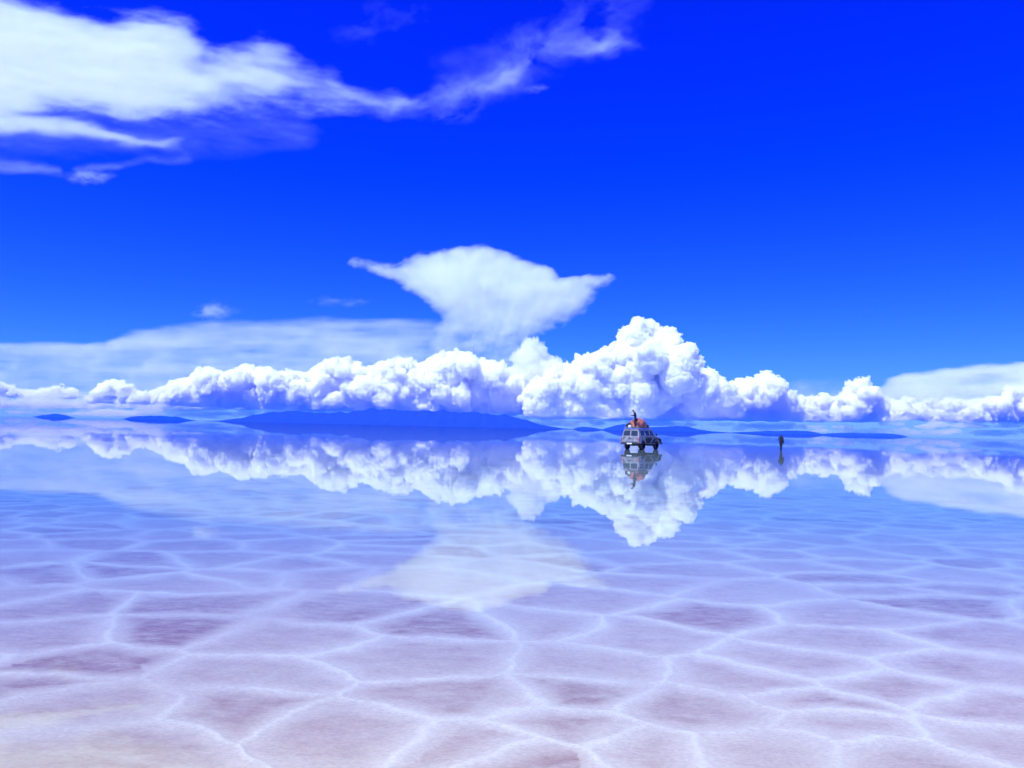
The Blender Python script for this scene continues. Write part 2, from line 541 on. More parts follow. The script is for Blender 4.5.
tag(sheet_cloud('cirrus_cloud', (-330, -28, 460, 186), 1.6, f_cirrus, ice_level, (0, 0, 240.0), ICE),
    'big bright streak of cirrus reaching in from the upper left corner', 'cloud')
tag(sheet_cloud('cirrus_cloud', (300, -28, 660, 140), 1.5, f_feather, ice_level, (0, 0, 240.0), ICE),
    'faint feathery cirrus trailing right from the big bright streak', 'cloud')
tag(sheet_cloud('cirrus_cloud', (50, 160, 130, 192), 1.2, f_puff(90, 177, 16, 4.5, .07, 2.0), ice_level, (0, 0, 240.0), ICE),
    'tiny faint cloud puff below the big bright cirrus streak', 'cloud')
tag(sheet_cloud('cirrus_cloud', (515, 74, 560, 104), 1.2, f_puff(536, 90, 9, 3.5, .04, 9.0), ice_level, (0, 0, 240.0), ICE),
    'tiny wisp just below the feathery cirrus', 'cloud')

def lean(Y, k):
    """a sheet that leans away from the viewer: the higher, the farther"""
    return lambda x, y: on_depth(x, y, Y + k * (416.1 + 0.0228 * x - y) * Y / F_PX)


Y_ANV = 42000.0
ANV = cloud_volume(1 / 600.0, (0.935, 0.996, 1.0))


def f_anvil(PX, PY):
    X, Y = warp(PX, PY, 9, 30, 18, 6.0)
    out = soft_poly([(349, 261), (369, 263), (399, 265), (411, 259), (419, 255), (437, 249), (457, 248), (481, 250), (507, 252), (530, 262), (553, 271), (560, 283),
                     (574, 280), (596, 279), (612, 278), (607, 286), (595, 293), (588, 302), (580, 309), (557, 327), (530, 336), (522, 345), (520, 378), (486, 376),
                     (428, 372), (432, 335), (437, 321), (428, 303), (413, 290), (398, 281), (384, 274), (365, 267)], X, Y, 7)
    core = soft_poly([(395, 268), (440, 256), (500, 258), (545, 276), (575, 288), (560, 310), (520, 326), (470, 328), (445, 310), (420, 286)], X, Y, 16)
    fine = fbm2(PX / 24, PY / 17, 6, 0.6); st = fbm2((PX - PY) / 46, (PY + 0.3 * PX) / 14, 5, 0.55)
    fine2 = fbm2(X / 10 + 4, Y / 8, 4, 0.6)
    th_ = np.arctan2(PX - 478, 400 - PY)                     # streaks that fan out of the stem
    st2 = fbm2(th_ * 14 + 3, np.hypot(PX - 478, 400 - PY) / 55, 4)
    fade = np.interp(PY, [240, 300, 325, 350, 376], [1, 0.72, 0.5, 0.42, 0.42])
    M = np.clip(0.7 * out + 0.3 * core + (0.36 * fine + 0.4 * st + 0.14 * fine2) * (1.1 - 0.8 * core), 0, 1.1) * sstep(0.0, 0.3, out)
    return 0.46 * M ** 1.5 * fade * np.clip(1 + 0.22 * st2 + 0.1 * fine2, 0.25, 2)


tag(sheet_cloud('anvil_cloud', (340, 236, 632, 384), 1.3, f_anvil, lean(Y_ANV, 1.0), (0, 3000.0, 0), ANV),
    'wide anvil-shaped storm cloud with two pointed wings above the cumulus bank', 'cloud')
tag(sheet_cloud('altocumulus_cloud', (186, 298, 250, 324), 1.2, f_puff(214, 311, 15, 5.5, .11, 13.0), lean(40000.0, 1.0), (0, 3000.0, 0), ANV),
    'little detached puff left of the anvil cloud', 'cloud')
tag(sheet_cloud('altocumulus_cloud', (305, 290, 375, 312), 1.2, f_puff(340, 301, 24, 4, .03, 17.0), lean(40000.0, 1.0), (0, 3000.0, 0), ANV),
    'barely visible thin wisp just left of the anvil cloud', 'cloud')


def f_left(PX, PY):
    X, Y = warp(PX, PY, 10, 80, 14, 3.0)
    o = soft_poly([(-300, 352), (0, 345), (60, 344), (100, 345), (118, 338), (165, 326), (215, 322), (260, 324), (320, 321), (380, 325), (500, 324), (500, 380), (300, 396), (-300, 404)], X, Y, 5)
    st = fbm2(PX / 90, PY / 9, 5); fine = fbm2(PX / 26, PY / 14, 5)
    g = np.interp(PY, [320, 345, 375, 400], [0.75, 1.0, 0.95, 0.8]) * sstep(-300, -120, X) * (1 - sstep(395, 475, X + 0.4 * (PY - 350)))
    return 0.155 * o * g * np.clip(1 + 0.85 * st + 0.4 * fine, 0.1, 2.2)


tag(sheet_cloud('altostratus_cloud', (-310, 310, 510, 412), 1.6, f_left, lean(38500.0, 1.3), (0, 3000.0, 0), ANV),
    'hazy pale cloud sheet behind the long white bank at left', 'cloud')


def f_right(PX, PY):
    X, Y = warp(PX, PY, 7, 50, 12, 8.0)
    o = soft_poly([(872, 392), (888, 380), (905, 375), (920, 374), (945, 371), (985, 366), (1024, 364), (1330, 366), (1330, 414), (960, 410), (920, 406), (880, 404)], X, Y, 4)
    st = fbm2(PX / 70, PY / 10, 5)
    o2 = 0.3 * soft_poly([(775, 392), (800, 384), (850, 384), (870, 396), (870, 410), (790, 412)], X, Y, 7)
    o = o * (1 - sstep(1120, 1310, X))
    return (0.36 * o + 0.22 * o2) * np.clip(1 + 0.85 * st + 0.3 * fbm2(PX / 20, PY / 9, 5), 0.1, 2.2)


tag(sheet_cloud('altostratus_cloud', (765, 350, 1330, 420), 1.5, f_right, lean(38500.0, 1.3), (0, 3000.0, 0), ANV),
    'smooth pale cloud sheet with an arched top at the right edge', 'cloud')


def f_streaks(PX, PY):
    hz = 416.1 + 0.0228 * PX
    e = hz - PY                          # height above the horizon line
    st = fbm2(PX / 55 + 3, PY / 2.6, 4)
    lump = fbm2(PX / 13, PY / 3.5 + 9, 4)
    g = sstep(1.5, 5.0, e) * (1 - sstep(12, 32, e))
    return 0.36 * g * sstep(-390, -200, PX) * (1 - sstep(1220, 1410, PX)) * np.clip(0.5 + 1.8 * st + 1.6 * lump, 0, 2.2)


tag(sheet_cloud('stratus_streaks', (-400, 380, 1424, 450), 1.5, f_streaks, lambda x, y: on_depth(x, y, 31600.0), (0, 3000.0, 0), ANV),
    'thin broken streaks of low cloud just above the horizon', 'clouds', kind='stuff')

# ------------------------------------------------------------------ the salt flat, its water, the air
# cell centres surveyed off the photograph, laid out on the flat; beyond them scattered at the same spacing
_cells = [(195, 602), (55, 605), (160, 630), (283, 638), (345, 608), (55, 632), (65, 667), (240, 678), (415, 655), (452, 622), (15, 685), (75, 708), (228, 706),
          (368, 728), (100, 756), (480, 698), (490, 746), (537, 622), (637, 634), (588, 664), (612, 600), (707, 612), (842, 615), (857, 642), (797, 658), (742, 675),
          (980, 640), (967, 666), (897, 685), (702, 706), (812, 700), (842, 726), (582, 728), (652, 745), (762, 752), (977, 702), (987, 738), (912, 760), (527, 758), (580, 690)]
_c = on_level(np.array([c[0] for c in _cells]), np.array([c[1] for c in _cells]), 0.0)[:, :2]
_near = _c.copy()
seeds = [tuple(p) for p in _c]
rg = np.random.default_rng(5)
S = 1.2
for iy in range(-6, 70):
    for ix in range(-50, 51):
        p = np.array([(ix + 0.5 * (iy % 2)) * S, iy * S * 0.87]) + rg.uniform(-0.42, 0.42, 2) * S
        if ((_near - p) ** 2).sum(1).min() > (1.0) ** 2:
            seeds.append(tuple(p))
seeds = np.array(seeds)
tone = rg.random(len(seeds))
# one sheet, finer near the spot where the photographer stood
rad = [0.0, 0.8, 1.5]
while rad[-1] < 90: rad.append(rad[-1] * 1.0075 + 0.002)
while rad[-1] < 29500: rad.append(rad[-1] * 1.25)
rad = np.array(rad)
ang = np.concatenate([np.linspace(-180, -88, 16)[:-1], np.linspace(-88, -46, 130)[:-1], np.linspace(-46, 46, 570), np.linspace(46, 88, 130)[1:], np.linspace(88, 180, 16)[1:-1]])
A, RR = np.meshgrid(np.radians(ang), rad)
GX, GY = RR * np.sin(A), RR * np.cos(A)
x, y = GX.ravel(), GY.ravel()
wx = x + 0.2 * fbm2(x / 1.0, y / 1.0, 4) + 0.035 * fbm2(x / 0.16 + 9, y / 0.16, 3)
wy = y + 0.2 * fbm2(x / 1.0 + 40, y / 1.0 + 11, 4) + 0.035 * fbm2(x / 0.16 + 70, y / 0.16, 3)
ridge = np.zeros(len(x)); ctone = np.zeros(len(x)); core_ = np.zeros(len(x))
# nearest two cells through a bucket grid
near = (np.abs(x) < 78) & (y > -7) & (y < 95)
ids = np.nonzero(near)[0]
bs = 2.2
bkt = {}
for i, (sx, sy) in enumerate(seeds): bkt.setdefault((int(math.floor(sx / bs)), int(math.floor(sy / bs))), []).append(i)
kx = np.floor(wx[ids] / bs).astype(int); ky = np.floor(wy[ids] / bs).astype(int)
key = kx * 10000 + ky
order = np.argsort(key, kind='stable'); ks = key[order]
starts = np.concatenate([[0], np.nonzero(np.diff(ks))[0] + 1, [len(ks)]])
for a, b in zip(starts[:-1], starts[1:]):
    sel = ids[order[a:b]]
    cx_, cy_ = kx[order[a]], ky[order[a]]
    cand = [i for dx in (-2, -1, 0, 1, 2) for dy in (-2, -1, 0, 1, 2) for i in bkt.get((cx_ + dx, cy_ + dy), ())]
    if len(cand) < 2: continue
    cand = np.array(cand); sp = seeds[cand]
    D = (wx[sel, None] - sp[:, 0]) ** 2 + (1.3 * (wy[sel, None] - sp[:, 1])) ** 2
    o2 = np.argpartition(D, 1, axis=1)[:, :2]
    r_ = np.arange(len(sel))
    d0, d1 = D[r_, o2[:, 0]], D[r_, o2[:, 1]]
    sw = d0 > d1
    i0 = np.where(sw, o2[:, 1], o2[:, 0]); i1 = np.where(sw, o2[:, 0], o2[:, 1])
    p0, p1 = sp[i0], sp[i1]
    pd = np.hypot(p1[:, 0] - p0[:, 0], 1.3 * (p1[:, 1] - p0[:, 1])) + 1e-6
    edge = np.abs(D[r_, i1] - D[r_, i0]) / (2 * pd)          # distance to the wall between the two
    wid = 0.033 * (1 + 0.8 * fbm2(x[sel] / 1.3 + 5, y[sel] / 1.3, 3))
    crest = np.exp(-(edge / wid) ** 2)
    apron = np.exp(-(edge / (wid * 3.6)) ** 1.3)
    stren = np.clip(0.92 + 1.1 * fbm2(x[sel] / 1.2 + 31, y[sel] / 1.2, 3), 0.25, 1.15)
    ridge[sel] = np.clip((0.66 * crest + 0.28 * apron) * stren, 0, 1)
    core_[sel] = sstep(0.04, 0.3, edge * (1 + 0.6 * fbm2(x[sel] / 0.5 + 3, y[sel] / 0.3, 4)))
    ctone[sel] = tone[cand[i0]]
ridge *= np.interp(np.hypot(x, y), [6, 14, 30, 60], [1.0, 0.9, 0.65, 0.5])
z = -0.016 + 0.012 * ridge + 0.003 * fbm2(x / 0.5, y / 0.5, 3)
ridge[~near] = 0.2; ctone[~near] = 0.5; core_[~near] = 0.5
z[~near] = -0.014
nr, na = GX.shape
I = np.arange(nr * na).reshape(nr, na)
nx_ = np.roll(I, -1, 1)
Fq = np.stack([I[:-1].ravel(), nx_[:-1].ravel(), nx_[1:].ravel(), I[1:].ravel()], 1)[:, ::-1]


def salt_material():
    m, nt, out = new_mat('salt_crust')
    L = nt.links.new
    tc = N(nt, 'ShaderNodeTexCoord')
    ar = N(nt, 'ShaderNodeAttribute', attribute_name='ridge'); at = N(nt, 'ShaderNodeAttribute', attribute_name='tone'); ac = N(nt, 'ShaderNodeAttribute', attribute_name='core')
    mp = N(nt, 'ShaderNodeMapping'); mp.inputs['Scale'].default_value = (1.2, 2.2, 1); mp.inputs['Rotation'].default_value = (0, 0, R(9))
    L(tc.outputs['Object'], mp.inputs['Vector'])
    n1 = N(nt, 'ShaderNodeTexNoise'); n1.inputs['Scale'].default_value = 3.4; n1.inputs['Detail'].default_value = 9; n1.inputs['Roughness'].default_value = 0.72
    L(mp.outputs[0], n1.inputs['Vector'])
    n2 = N(nt, 'ShaderNodeTexNoise'); n2.inputs['Scale'].default_value = 0.55; n2.inputs['Detail'].default_value = 4
    L(tc.outputs['Object'], n2.inputs['Vector'])
    n3 = N(nt, 'ShaderNodeTexNoise'); n3.inputs['Scale'].default_value = 28; n3.inputs['Detail'].default_value = 5; n3.inputs['Roughness'].default_value = 0.75
    L(mp.outputs[0], n3.inputs['Vector'])
    # amount of brown mud showing between the ridges
    def math_(op, a, b=None, clamp=False):
        k = N(nt, 'ShaderNodeMath', operation=op, use_clamp=clamp)
        for i, v in enumerate((a, b)):
            if v is None: continue
            if isinstance(v, (int, float)): k.inputs[i].default_value = v
            else: L(v, k.inputs[i])
        return k.outputs[0]
    r1 = N(nt, 'ShaderNodeMapRange'); r1.inputs['From Min'].default_value = 0.24; r1.inputs['From Max'].default_value = 0.74
    L(n1.outputs['Fac'], r1.inputs['Value'])
    r2 = N(nt, 'ShaderNodeMapRange'); r2.inputs['From Min'].default_value = 0.36; r2.inputs['From Max'].default_value = 0.62
    L(n2.outputs['Fac'], r2.inputs['Value'])
    mud = math_('MULTIPLY', r1.outputs[0], math_('ADD', 0.5, math_('MULTIPLY', r2.outputs[0], 0.8)))
    mud = math_('MULTIPLY', mud, math_('ADD', 0.42, math_('MULTIPLY', math_('MULTIPLY', at.outputs['Fac'], at.outputs['Fac']), 0.6)), True)
    mud = math_('MULTIPLY', mud, math_('ADD', 0.1, math_('MULTIPLY', ac.outputs['Fac'], 0.95)), True)
    cr = N(nt, 'ShaderNodeMix', data_type='RGBA'); cr.inputs['A'].default_value = (0.60, 0.49, 0.46, 1); cr.inputs['B'].default_value = (0.33, 0.165, 0.12, 1)
    L(mud, cr.inputs['Factor'])
    rr = math_('MULTIPLY', ar.outputs['Fac'], math_('ADD', 0.75, math_('MULTIPLY', n1.outputs['Fac'], 0.5)), True)
    wh = N(nt, 'ShaderNodeMix', data_type='RGBA'); wh.inputs['B'].default_value = (0.68, 0.60, 0.57, 1)
    L(rr, wh.inputs['Factor']); L(cr.outputs['Result'], wh.inputs['A'])
    gr = N(nt, 'ShaderNodeMix', data_type='RGBA', blend_type='MULTIPLY'); gr.inputs['Factor'].default_value = 1.0
    g3 = N(nt, 'ShaderNodeMapRange'); g3.inputs['From Min'].default_value = 0.3; g3.inputs['From Max'].default_value = 0.7; g3.inputs['To Min'].default_value = 0.82; g3.inputs['To Max'].default_value = 1.14
    L(n3.outputs['Fac'], g3.inputs['Value'])
    L(wh.outputs['Result'], gr.inputs['A']); L(g3.outputs[0], gr.inputs['B'])
    bs_ = N(nt, 'ShaderNodeBsdfDiffuse'); bs_.inputs['Roughness'].default_value = 0.6
    L(gr.outputs['Result'], bs_.inputs['Color'])
    hb = math_('ADD', math_('MULTIPLY', n3.outputs['Fac'], 0.5), n1.outputs['Fac'])
    bu = N(nt, 'ShaderNodeBump'); bu.inputs['Strength'].default_value = 0.5; bu.inputs['Distance'].default_value = 0.025
    L(hb, bu.inputs['Height']); L(bu.outputs[0], bs_.inputs['Normal'])
    L(bs_.outputs[0], out.inputs['Surface'])
    return m


salt = mesh_obj('salt_flat', np.stack([x, y, z], 1), Fq, salt_material())
for nm, arr in (('ridge', ridge), ('tone', ctone), ('core', core_)):
    at = salt.data.attributes.new(nm, 'FLOAT', 'POINT'); at.data.foreach_set('value', arr.astype(np.float32))
tag(salt, 'white salt flat with polygon ridges under shallow water', kind='structure')


def water_material():
    m, nt, out = new_mat('shallow_brine')
    L = nt.links.new
    tc = N(nt, 'ShaderNodeTexCoord')
    mp = N(nt, 'ShaderNodeMapping'); mp.inputs['Scale'].default_value = (1.0, 2.5, 1)
    L(tc.outputs['Object'], mp.inputs['Vector'])
    n1 = N(nt, 'ShaderNodeTexNoise'); n1.inputs['Scale'].default_value = 1.6; n1.inputs['Detail'].default_value = 3
    L(mp.outputs[0], n1.inputs['Vector'])
    bp = N(nt, 'ShaderNodeBump'); bp.inputs['Strength'].default_value = 1.0; bp.inputs['Distance'].default_value = 0.00025
    L(n1.outputs['Fac'], bp.inputs['Height'])
    fr = N(nt, 'ShaderNodeFresnel'); fr.inputs['IOR'].default_value = 1.75
    tr = N(nt, 'ShaderNodeBsdfTransparent'); tr.inputs['Color'].default_value = (0.88, 0.93, 0.97, 1)
    gl = N(nt, 'ShaderNodeBsdfGlossy'); gl.inputs['Roughness'].default_value = 0.0
    L(bp.outputs[0], gl.inputs['Normal'])
    mx = N(nt, 'ShaderNodeMixShader')
    sx = N(nt, 'ShaderNodeSeparateXYZ'); L(tc.outputs['Object'], sx.inputs[0])
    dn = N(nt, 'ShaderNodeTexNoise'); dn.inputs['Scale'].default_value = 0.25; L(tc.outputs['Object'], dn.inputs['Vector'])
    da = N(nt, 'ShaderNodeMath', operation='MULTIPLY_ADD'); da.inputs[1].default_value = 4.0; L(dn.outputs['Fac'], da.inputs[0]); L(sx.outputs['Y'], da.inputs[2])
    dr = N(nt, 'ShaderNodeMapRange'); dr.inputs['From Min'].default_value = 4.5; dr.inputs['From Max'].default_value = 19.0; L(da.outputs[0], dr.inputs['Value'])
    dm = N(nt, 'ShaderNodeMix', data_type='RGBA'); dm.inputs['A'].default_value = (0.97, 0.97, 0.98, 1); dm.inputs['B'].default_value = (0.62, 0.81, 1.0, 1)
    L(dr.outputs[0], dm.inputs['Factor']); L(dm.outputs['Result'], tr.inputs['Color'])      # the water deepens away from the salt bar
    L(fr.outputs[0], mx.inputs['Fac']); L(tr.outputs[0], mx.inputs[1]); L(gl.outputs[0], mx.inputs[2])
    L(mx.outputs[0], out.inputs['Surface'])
    return m


wa = np.radians(np.linspace(0, 360, 97)[:-1]); wr = np.array([30.0, 300, 3000, 15000, 29500])
WV = [(0, 0, 0)] + [(r * math.sin(a), r * math.cos(a), 0) for r in wr for a in wa]
bm = bmesh.new()
vs = [bm.verts.new(v) for v in WV]
for i in range(96):
    bm.faces.new((vs[0], vs[1 + (i + 1) % 96], vs[1 + i]))
    for k in range(len(wr) - 1):
        o0, o1 = 1 + 96 * k, 1 + 96 * (k + 1)
        bm.faces.new((vs[o0 + i], vs[o0 + (i + 1) % 96], vs[o1 + (i + 1) % 96], vs[o1 + i]))
me = bpy.data.meshes.new('water'); bm.to_mesh(me); bm.free()
me.materials.append(water_material())
water = bpy.data.objects.new('water', me); C.objects.link(water)
tag(water, 'thin mirror-still water lying over the salt', kind='structure')


# ------------------------------------------------------------------ hills
def hill_material():
    m, nt, out = new_mat('bare_hillside')
    L = nt.links.new
    tc = N(nt, 'ShaderNodeTexCoord')
    n1 = N(nt, 'ShaderNodeTexNoise'); n1.inputs['Scale'].default_value = 0.006; n1.inputs['Detail'].default_value = 8
    L(tc.outputs['Object'], n1.inputs['Vector'])
    cr = N(nt, 'ShaderNodeMix', data_type='RGBA'); cr.inputs['A'].default_value = (0.004, 0.005, 0.006, 1); cr.inputs['B'].default_value = (0.02, 0.022, 0.023, 1)
    L(n1.outputs['Fac'], cr.inputs['Factor'])
    b = N(nt, 'ShaderNodeBsdfDiffuse'); L(cr.outputs['Result'], b.inputs['Color'])
    L(b.outputs[0], out.inputs['Surface'])
    return m


HM = hill_material()


def hill(name, label, prof, Y, seed, depth=3.2):
    P = np.array(prof, float)
    n = max(40, int((P[-1, 0] - P[0, 0]) / 0.8))
    px = np.linspace(P[0, 0], P[-1, 0], n)
    py = np.interp(px, P[:, 0], P[:, 1])
    hz = 416.1 + 0.0228 * px
    hgt = np.clip(hz - py, 0, None) * Y / F_PX
    hgt *= 1 + 0.2 * fbm2(px / 9 + seed, px * 0 + seed, 5)
    cx = on_depth(px, hz, Y)[:, 0]
    v = np.linspace(-1, 1, 33)
    Hm = hgt[:, None] * (1 - np.abs(v)[None, :] ** 1.25)
    wdt = hgt.max() * depth * (0.35 + 0.65 * np.sqrt(hgt / hgt.max()))
    YY = Y + v[None, :] * wdt[:, None]
    XX = np.repeat(cx[:, None], 33, 1)
    gul = fbm2(XX / 260 + seed, YY / 500 + seed, 4)
    Hm = Hm * (1 + 0.35 * gul * np.abs(v)[None, :]) - 2.0 * (np.abs(v)[None, :] > 0.99)
    V = np.stack([XX, YY, Hm - 0.5], -1).reshape(-1, 3)
    Ih = np.arange(n * 33).reshape(n, 33)
    Fh = np.stack([Ih[:-1, :-1], Ih[1:, :-1], Ih[1:, 1:], Ih[:-1, 1:]], -1).reshape(-1, 4)
    o = mesh_obj(name, V, Fh, HM)
    tag(o, label, kind='structure')


hill('hill', 'long dark blue hill under the cumulus bank', [(186, 421), (222, 420.5), (240, 418), (252, 415.5), (262, 413.5), (274, 411), (290, 411), (305, 412), (318, 413.3), (328, 413.2), (335, 411.2), (340, 410.2), (347, 412.8),
      (358, 410), (372, 408.8), (395, 409), (410, 409.8), (440, 410.6), (470, 412.2), (490, 413), (505, 415), (520, 418.5), (535, 423), (550, 426), (562, 428.2), (576, 429.2)], 17000.0, 1.0)
hill('hill', 'low flat-topped blue hill left of the long hill', [(124, 419), (130, 416.8), (140, 415.6), (158, 415.5), (175, 416.2), (185, 418.5), (196, 420.6)], 19000.0, 2.0)
hill('hill', 'faint low blue hill near the left edge', [(34, 416.9), (42, 414.9), (55, 413.8), (66, 415.4), (74, 417.8)], 23000.0, 3.0)
hill('hill', 'small rounded blue knoll left of the vehicle', [(572, 429.2), (578, 427.2), (584, 426.6), (592, 427.2), (600, 428.8), (606, 429.9)], 19000.0, 4.0)
hill('hill', 'gentle two-humped blue hill behind the vehicle', [(600, 429.8), (608, 427.5), (618, 425), (628, 423.8), (638, 424.4), (650, 427.2), (656, 427), (668, 425.8), (678, 426), (690, 426.8), (700, 429.4), (712, 431.2), (730, 432.4), (742, 433)], 19000.0, 5.0)
hill('hill', 'very low blue hill behind the walking person', [(726, 432.7), (745, 431.6), (765, 430.8), (790, 430.6), (806, 431), (818, 432.6), (826, 434.9)], 20000.0, 6.0)
hill('hill', 'faint flat strip of blue land right of the walking person', [(815, 434.7), (830, 433), (860, 432.8), (888, 433.2), (900, 434.6), (908, 436.8)], 22000.0, 7.0)

# ------------------------------------------------------------------ the air
m, nt, out = new_mat('blue_air')
pv = N(nt, 'ShaderNodeVolumePrincipled')
pv.inputs['Color'].default_value = (0.012, 0.095, 1.0, 1)
pv.inputs['Density'].default_value = 7.5e-5
pv.inputs['Absorption Color'].default_value = (0.9, 0.8, 0.7, 1)
pv.inputs['Anisotropy'].default_value = 0.0
nt.links.new(pv.outputs[0], out.inputs['Volume'])
m.cycles.homogeneous_volume = True
bm = bmesh.new()
bmesh.ops.create_cube(bm, size=1.0)
hx, ztop, zbot = 30000.0, 395.0, -1.1
for v_ in bm.verts:
    v_.co = (v_.co.x * 2 * hx, v_.co.y * 2 * hx, ztop if v_.co.z > 0 else zbot)
me = bpy.data.meshes.new('haze'); bm.to_mesh(me); bm.free()
me.materials.append(m)
hz_ = bpy.data.objects.new('haze', me); C.objects.link(hz_)
tag(hz_, 'thin blue air over the salt flat', kind='stuff')

# ------------------------------------------------------------------ paint, rubber, cloth
def pbr(name, col, rough=0.5, metal=0.0, var=0.0, scale=6.0, coat=0.0, dirt=None):
    m, nt, out = new_mat(name)
    L = nt.links.new
    b = N(nt, 'ShaderNodeBsdfPrincipled')
    b.inputs['Roughness'].default_value = rough; b.inputs['Metallic'].default_value = metal
    b.inputs['Coat Weight'].default_value = coat
    b.inputs['Base Color'].default_value = (*col, 1)
    if var or dirt:
        tc = N(nt, 'ShaderNodeTexCoord')
        n = N(nt, 'ShaderNodeTexNoise'); n.inputs['Scale'].default_value = scale; n.inputs['Detail'].default_value = 6
        L(tc.outputs['Object'], n.inputs['Vector'])
        mx = N(nt, 'ShaderNodeMix', data_type='RGBA')
        mx.inputs['A'].default_value = (*col, 1)
        mx.inputs['B'].default_value = (*(dirt or [c * (1 - var) for c in col]), 1)
        r = N(nt, 'ShaderNodeMapRange'); r.inputs['From Min'].default_value = 0.4; r.inputs['From Max'].default_value = 0.7
        L(n.outputs['Fac'], r.inputs['Value']); L(r.outputs[0], mx.inputs['Factor']); L(mx.outputs['Result'], b.inputs['Base Color'])
    L(b.outputs[0], out.inputs['Surface'])
    return m


M_WHITE = pbr('white_paint', (0.37, 0.33, 0.375), 0.5, coat=0.05, dirt=(0.12, 0.10, 0.12), scale=2.6)
M_BLACK = pbr('black_paint', (0.012, 0.011, 0.014), 0.75, var=0.3)
M_GLASS = pbr('tinted_glass', (0.035, 0.045, 0.06), 0.06)
M_RUBBER = pbr('rubber', (0.018, 0.018, 0.018), 0.85, dirt=(0.07, 0.06, 0.055), scale=9)
M_STEEL = pbr('grey_steel', (0.34, 0.33, 0.34), 0.5)
M_DARK = pbr('dark_trim', (0.02, 0.02, 0.022), 0.6)
M_RED = pbr('red_lamp', (0.5, 0.02, 0.02), 0.25)
M_AMBER = pbr('amber_lamp', (0.7, 0.25, 0.02), 0.25)
M_LAMP = pbr('headlamp_glass', (0.7, 0.7, 0.72), 0.1)
M_PLATE = pbr('plate_white', (0.72, 0.72, 0.7), 0.5)
M_TARP = pbr('red_tarpaulin', (0.42, 0.12, 0.10), 0.7, var=0.35, scale=4)
M_BAG = pbr('dark_canvas', (0.012, 0.012, 0.022), 0.85, var=0.3)
M_BOX = pbr('white_plastic', (0.75, 0.75, 0.75), 0.45)
M_ROPE = pbr('pale_rope', (0.42, 0.38, 0.32), 0.9)
M_SKIN = pbr('skin', (0.17, 0.085, 0.055), 0.6)
M_HAIR = pbr('black_hair', (0.012, 0.010, 0.010), 0.6)
M_NAVY = pbr('navy_cloth', (0.007, 0.008, 0.028), 0.9, var=0.3)
M_TROU = pbr('dark_trousers', (0.007, 0.007, 0.018), 0.9, var=0.3)
M_SHOE = pbr('dark_rubber_boot', (0.015, 0.015, 0.018), 0.7)
M_EYE = pbr('eye', (0.02, 0.015, 0.012), 0.2)
M_LIP = pbr('lips', (0.2, 0.07, 0.06), 0.5)


def bm_obj(name, bm, mat, parent=None, smooth=False, bevel=0.0):
    bmesh.ops.recalc_face_normals(bm, faces=bm.faces)
    if bevel:
        bmesh.ops.bevel(bm, geom=[e for e in bm.edges if len(e.link_faces) == 2 and e.calc_face_angle() > 0.6], offset=bevel, segments=2, affect='EDGES', profile=0.6)
    me = bpy.data.meshes.new(name); bm.to_mesh(me); bm.free()
    for p in me.polygons: p.use_smooth = smooth
    me.materials.append(mat)
    o = bpy.data.objects.new(name, me); C.objects.link(o)
    if parent: o.parent = parent
    return o


def hexa(bm, bot, top):
    """a block from its lower and upper four corners"""
    v = [bm.verts.new(p) for p in list(bot) + list(top)]
    for f in ((0, 1, 2, 3), (7, 6, 5, 4), (0, 4, 5, 1), (1, 5, 6, 2), (2, 6, 7, 3), (3, 7, 4, 0)):
        bm.faces.new([v[i] for i in f])


def box(bm, x0, x1, y0, y1, z0, z1):
    q = lambda z: [(x0, y0, z), (x1, y0, z), (x1, y1, z), (x0, y1, z)]
    hexa(bm, q(z0), q(z1))


def slab(bm, pts, n, t):
    """a flat panel: outline points in 3-D, thickened by T along N"""
    n = Vector(n).normalized() * t
    a = [bm.verts.new(Vector(p)) for p in pts]; b = [bm.verts.new(Vector(p) + n) for p in pts]
    bm.faces.new(a); bm.faces.new(b[::-1])
    for i in range(len(a)):
        j = (i + 1) % len(a)
        bm.faces.new((a[i], a[j], b[j], b[i]))


def rod(bm, p, q, r, seg=10):
    p, q = Vector(p), Vector(q)
    d = (q - p); m = d.to_track_quat('Z', 'Y').to_matrix().to_4x4()
    bmesh.ops.create_cone(bm, cap_ends=True, segments=seg, radius1=r, radius2=r, depth=d.length, matrix=Matrix.Translation((p + q) / 2) @ m)


def lathe_y(bm, prof, seg=40, c=(0, 0, 0), ring=False):
    """spin (radius, y) about the y axis"""
    rings = []
    for r, y_ in prof:
        rings.append([bm.verts.new((c[0] + r * math.cos(2 * PI * k / seg), c[1] + y_, c[2] + r * math.sin(2 * PI * k / seg))) for k in range(seg)])
    for A_, B_ in zip(rings[:-1], rings[1:]):
        for k in range(seg):
            bm.faces.new((A_[k], A_[(k + 1) % seg], B_[(k + 1) % seg], B_[k]))
    if ring:
        for k in range(seg): bm.faces.new((rings[-1][k], rings[-1][(k + 1) % seg], rings[0][(k + 1) % seg], rings[0][k]))
    else:
        bm.faces.new(rings[0]); bm.faces.new(rings[-1][::-1])


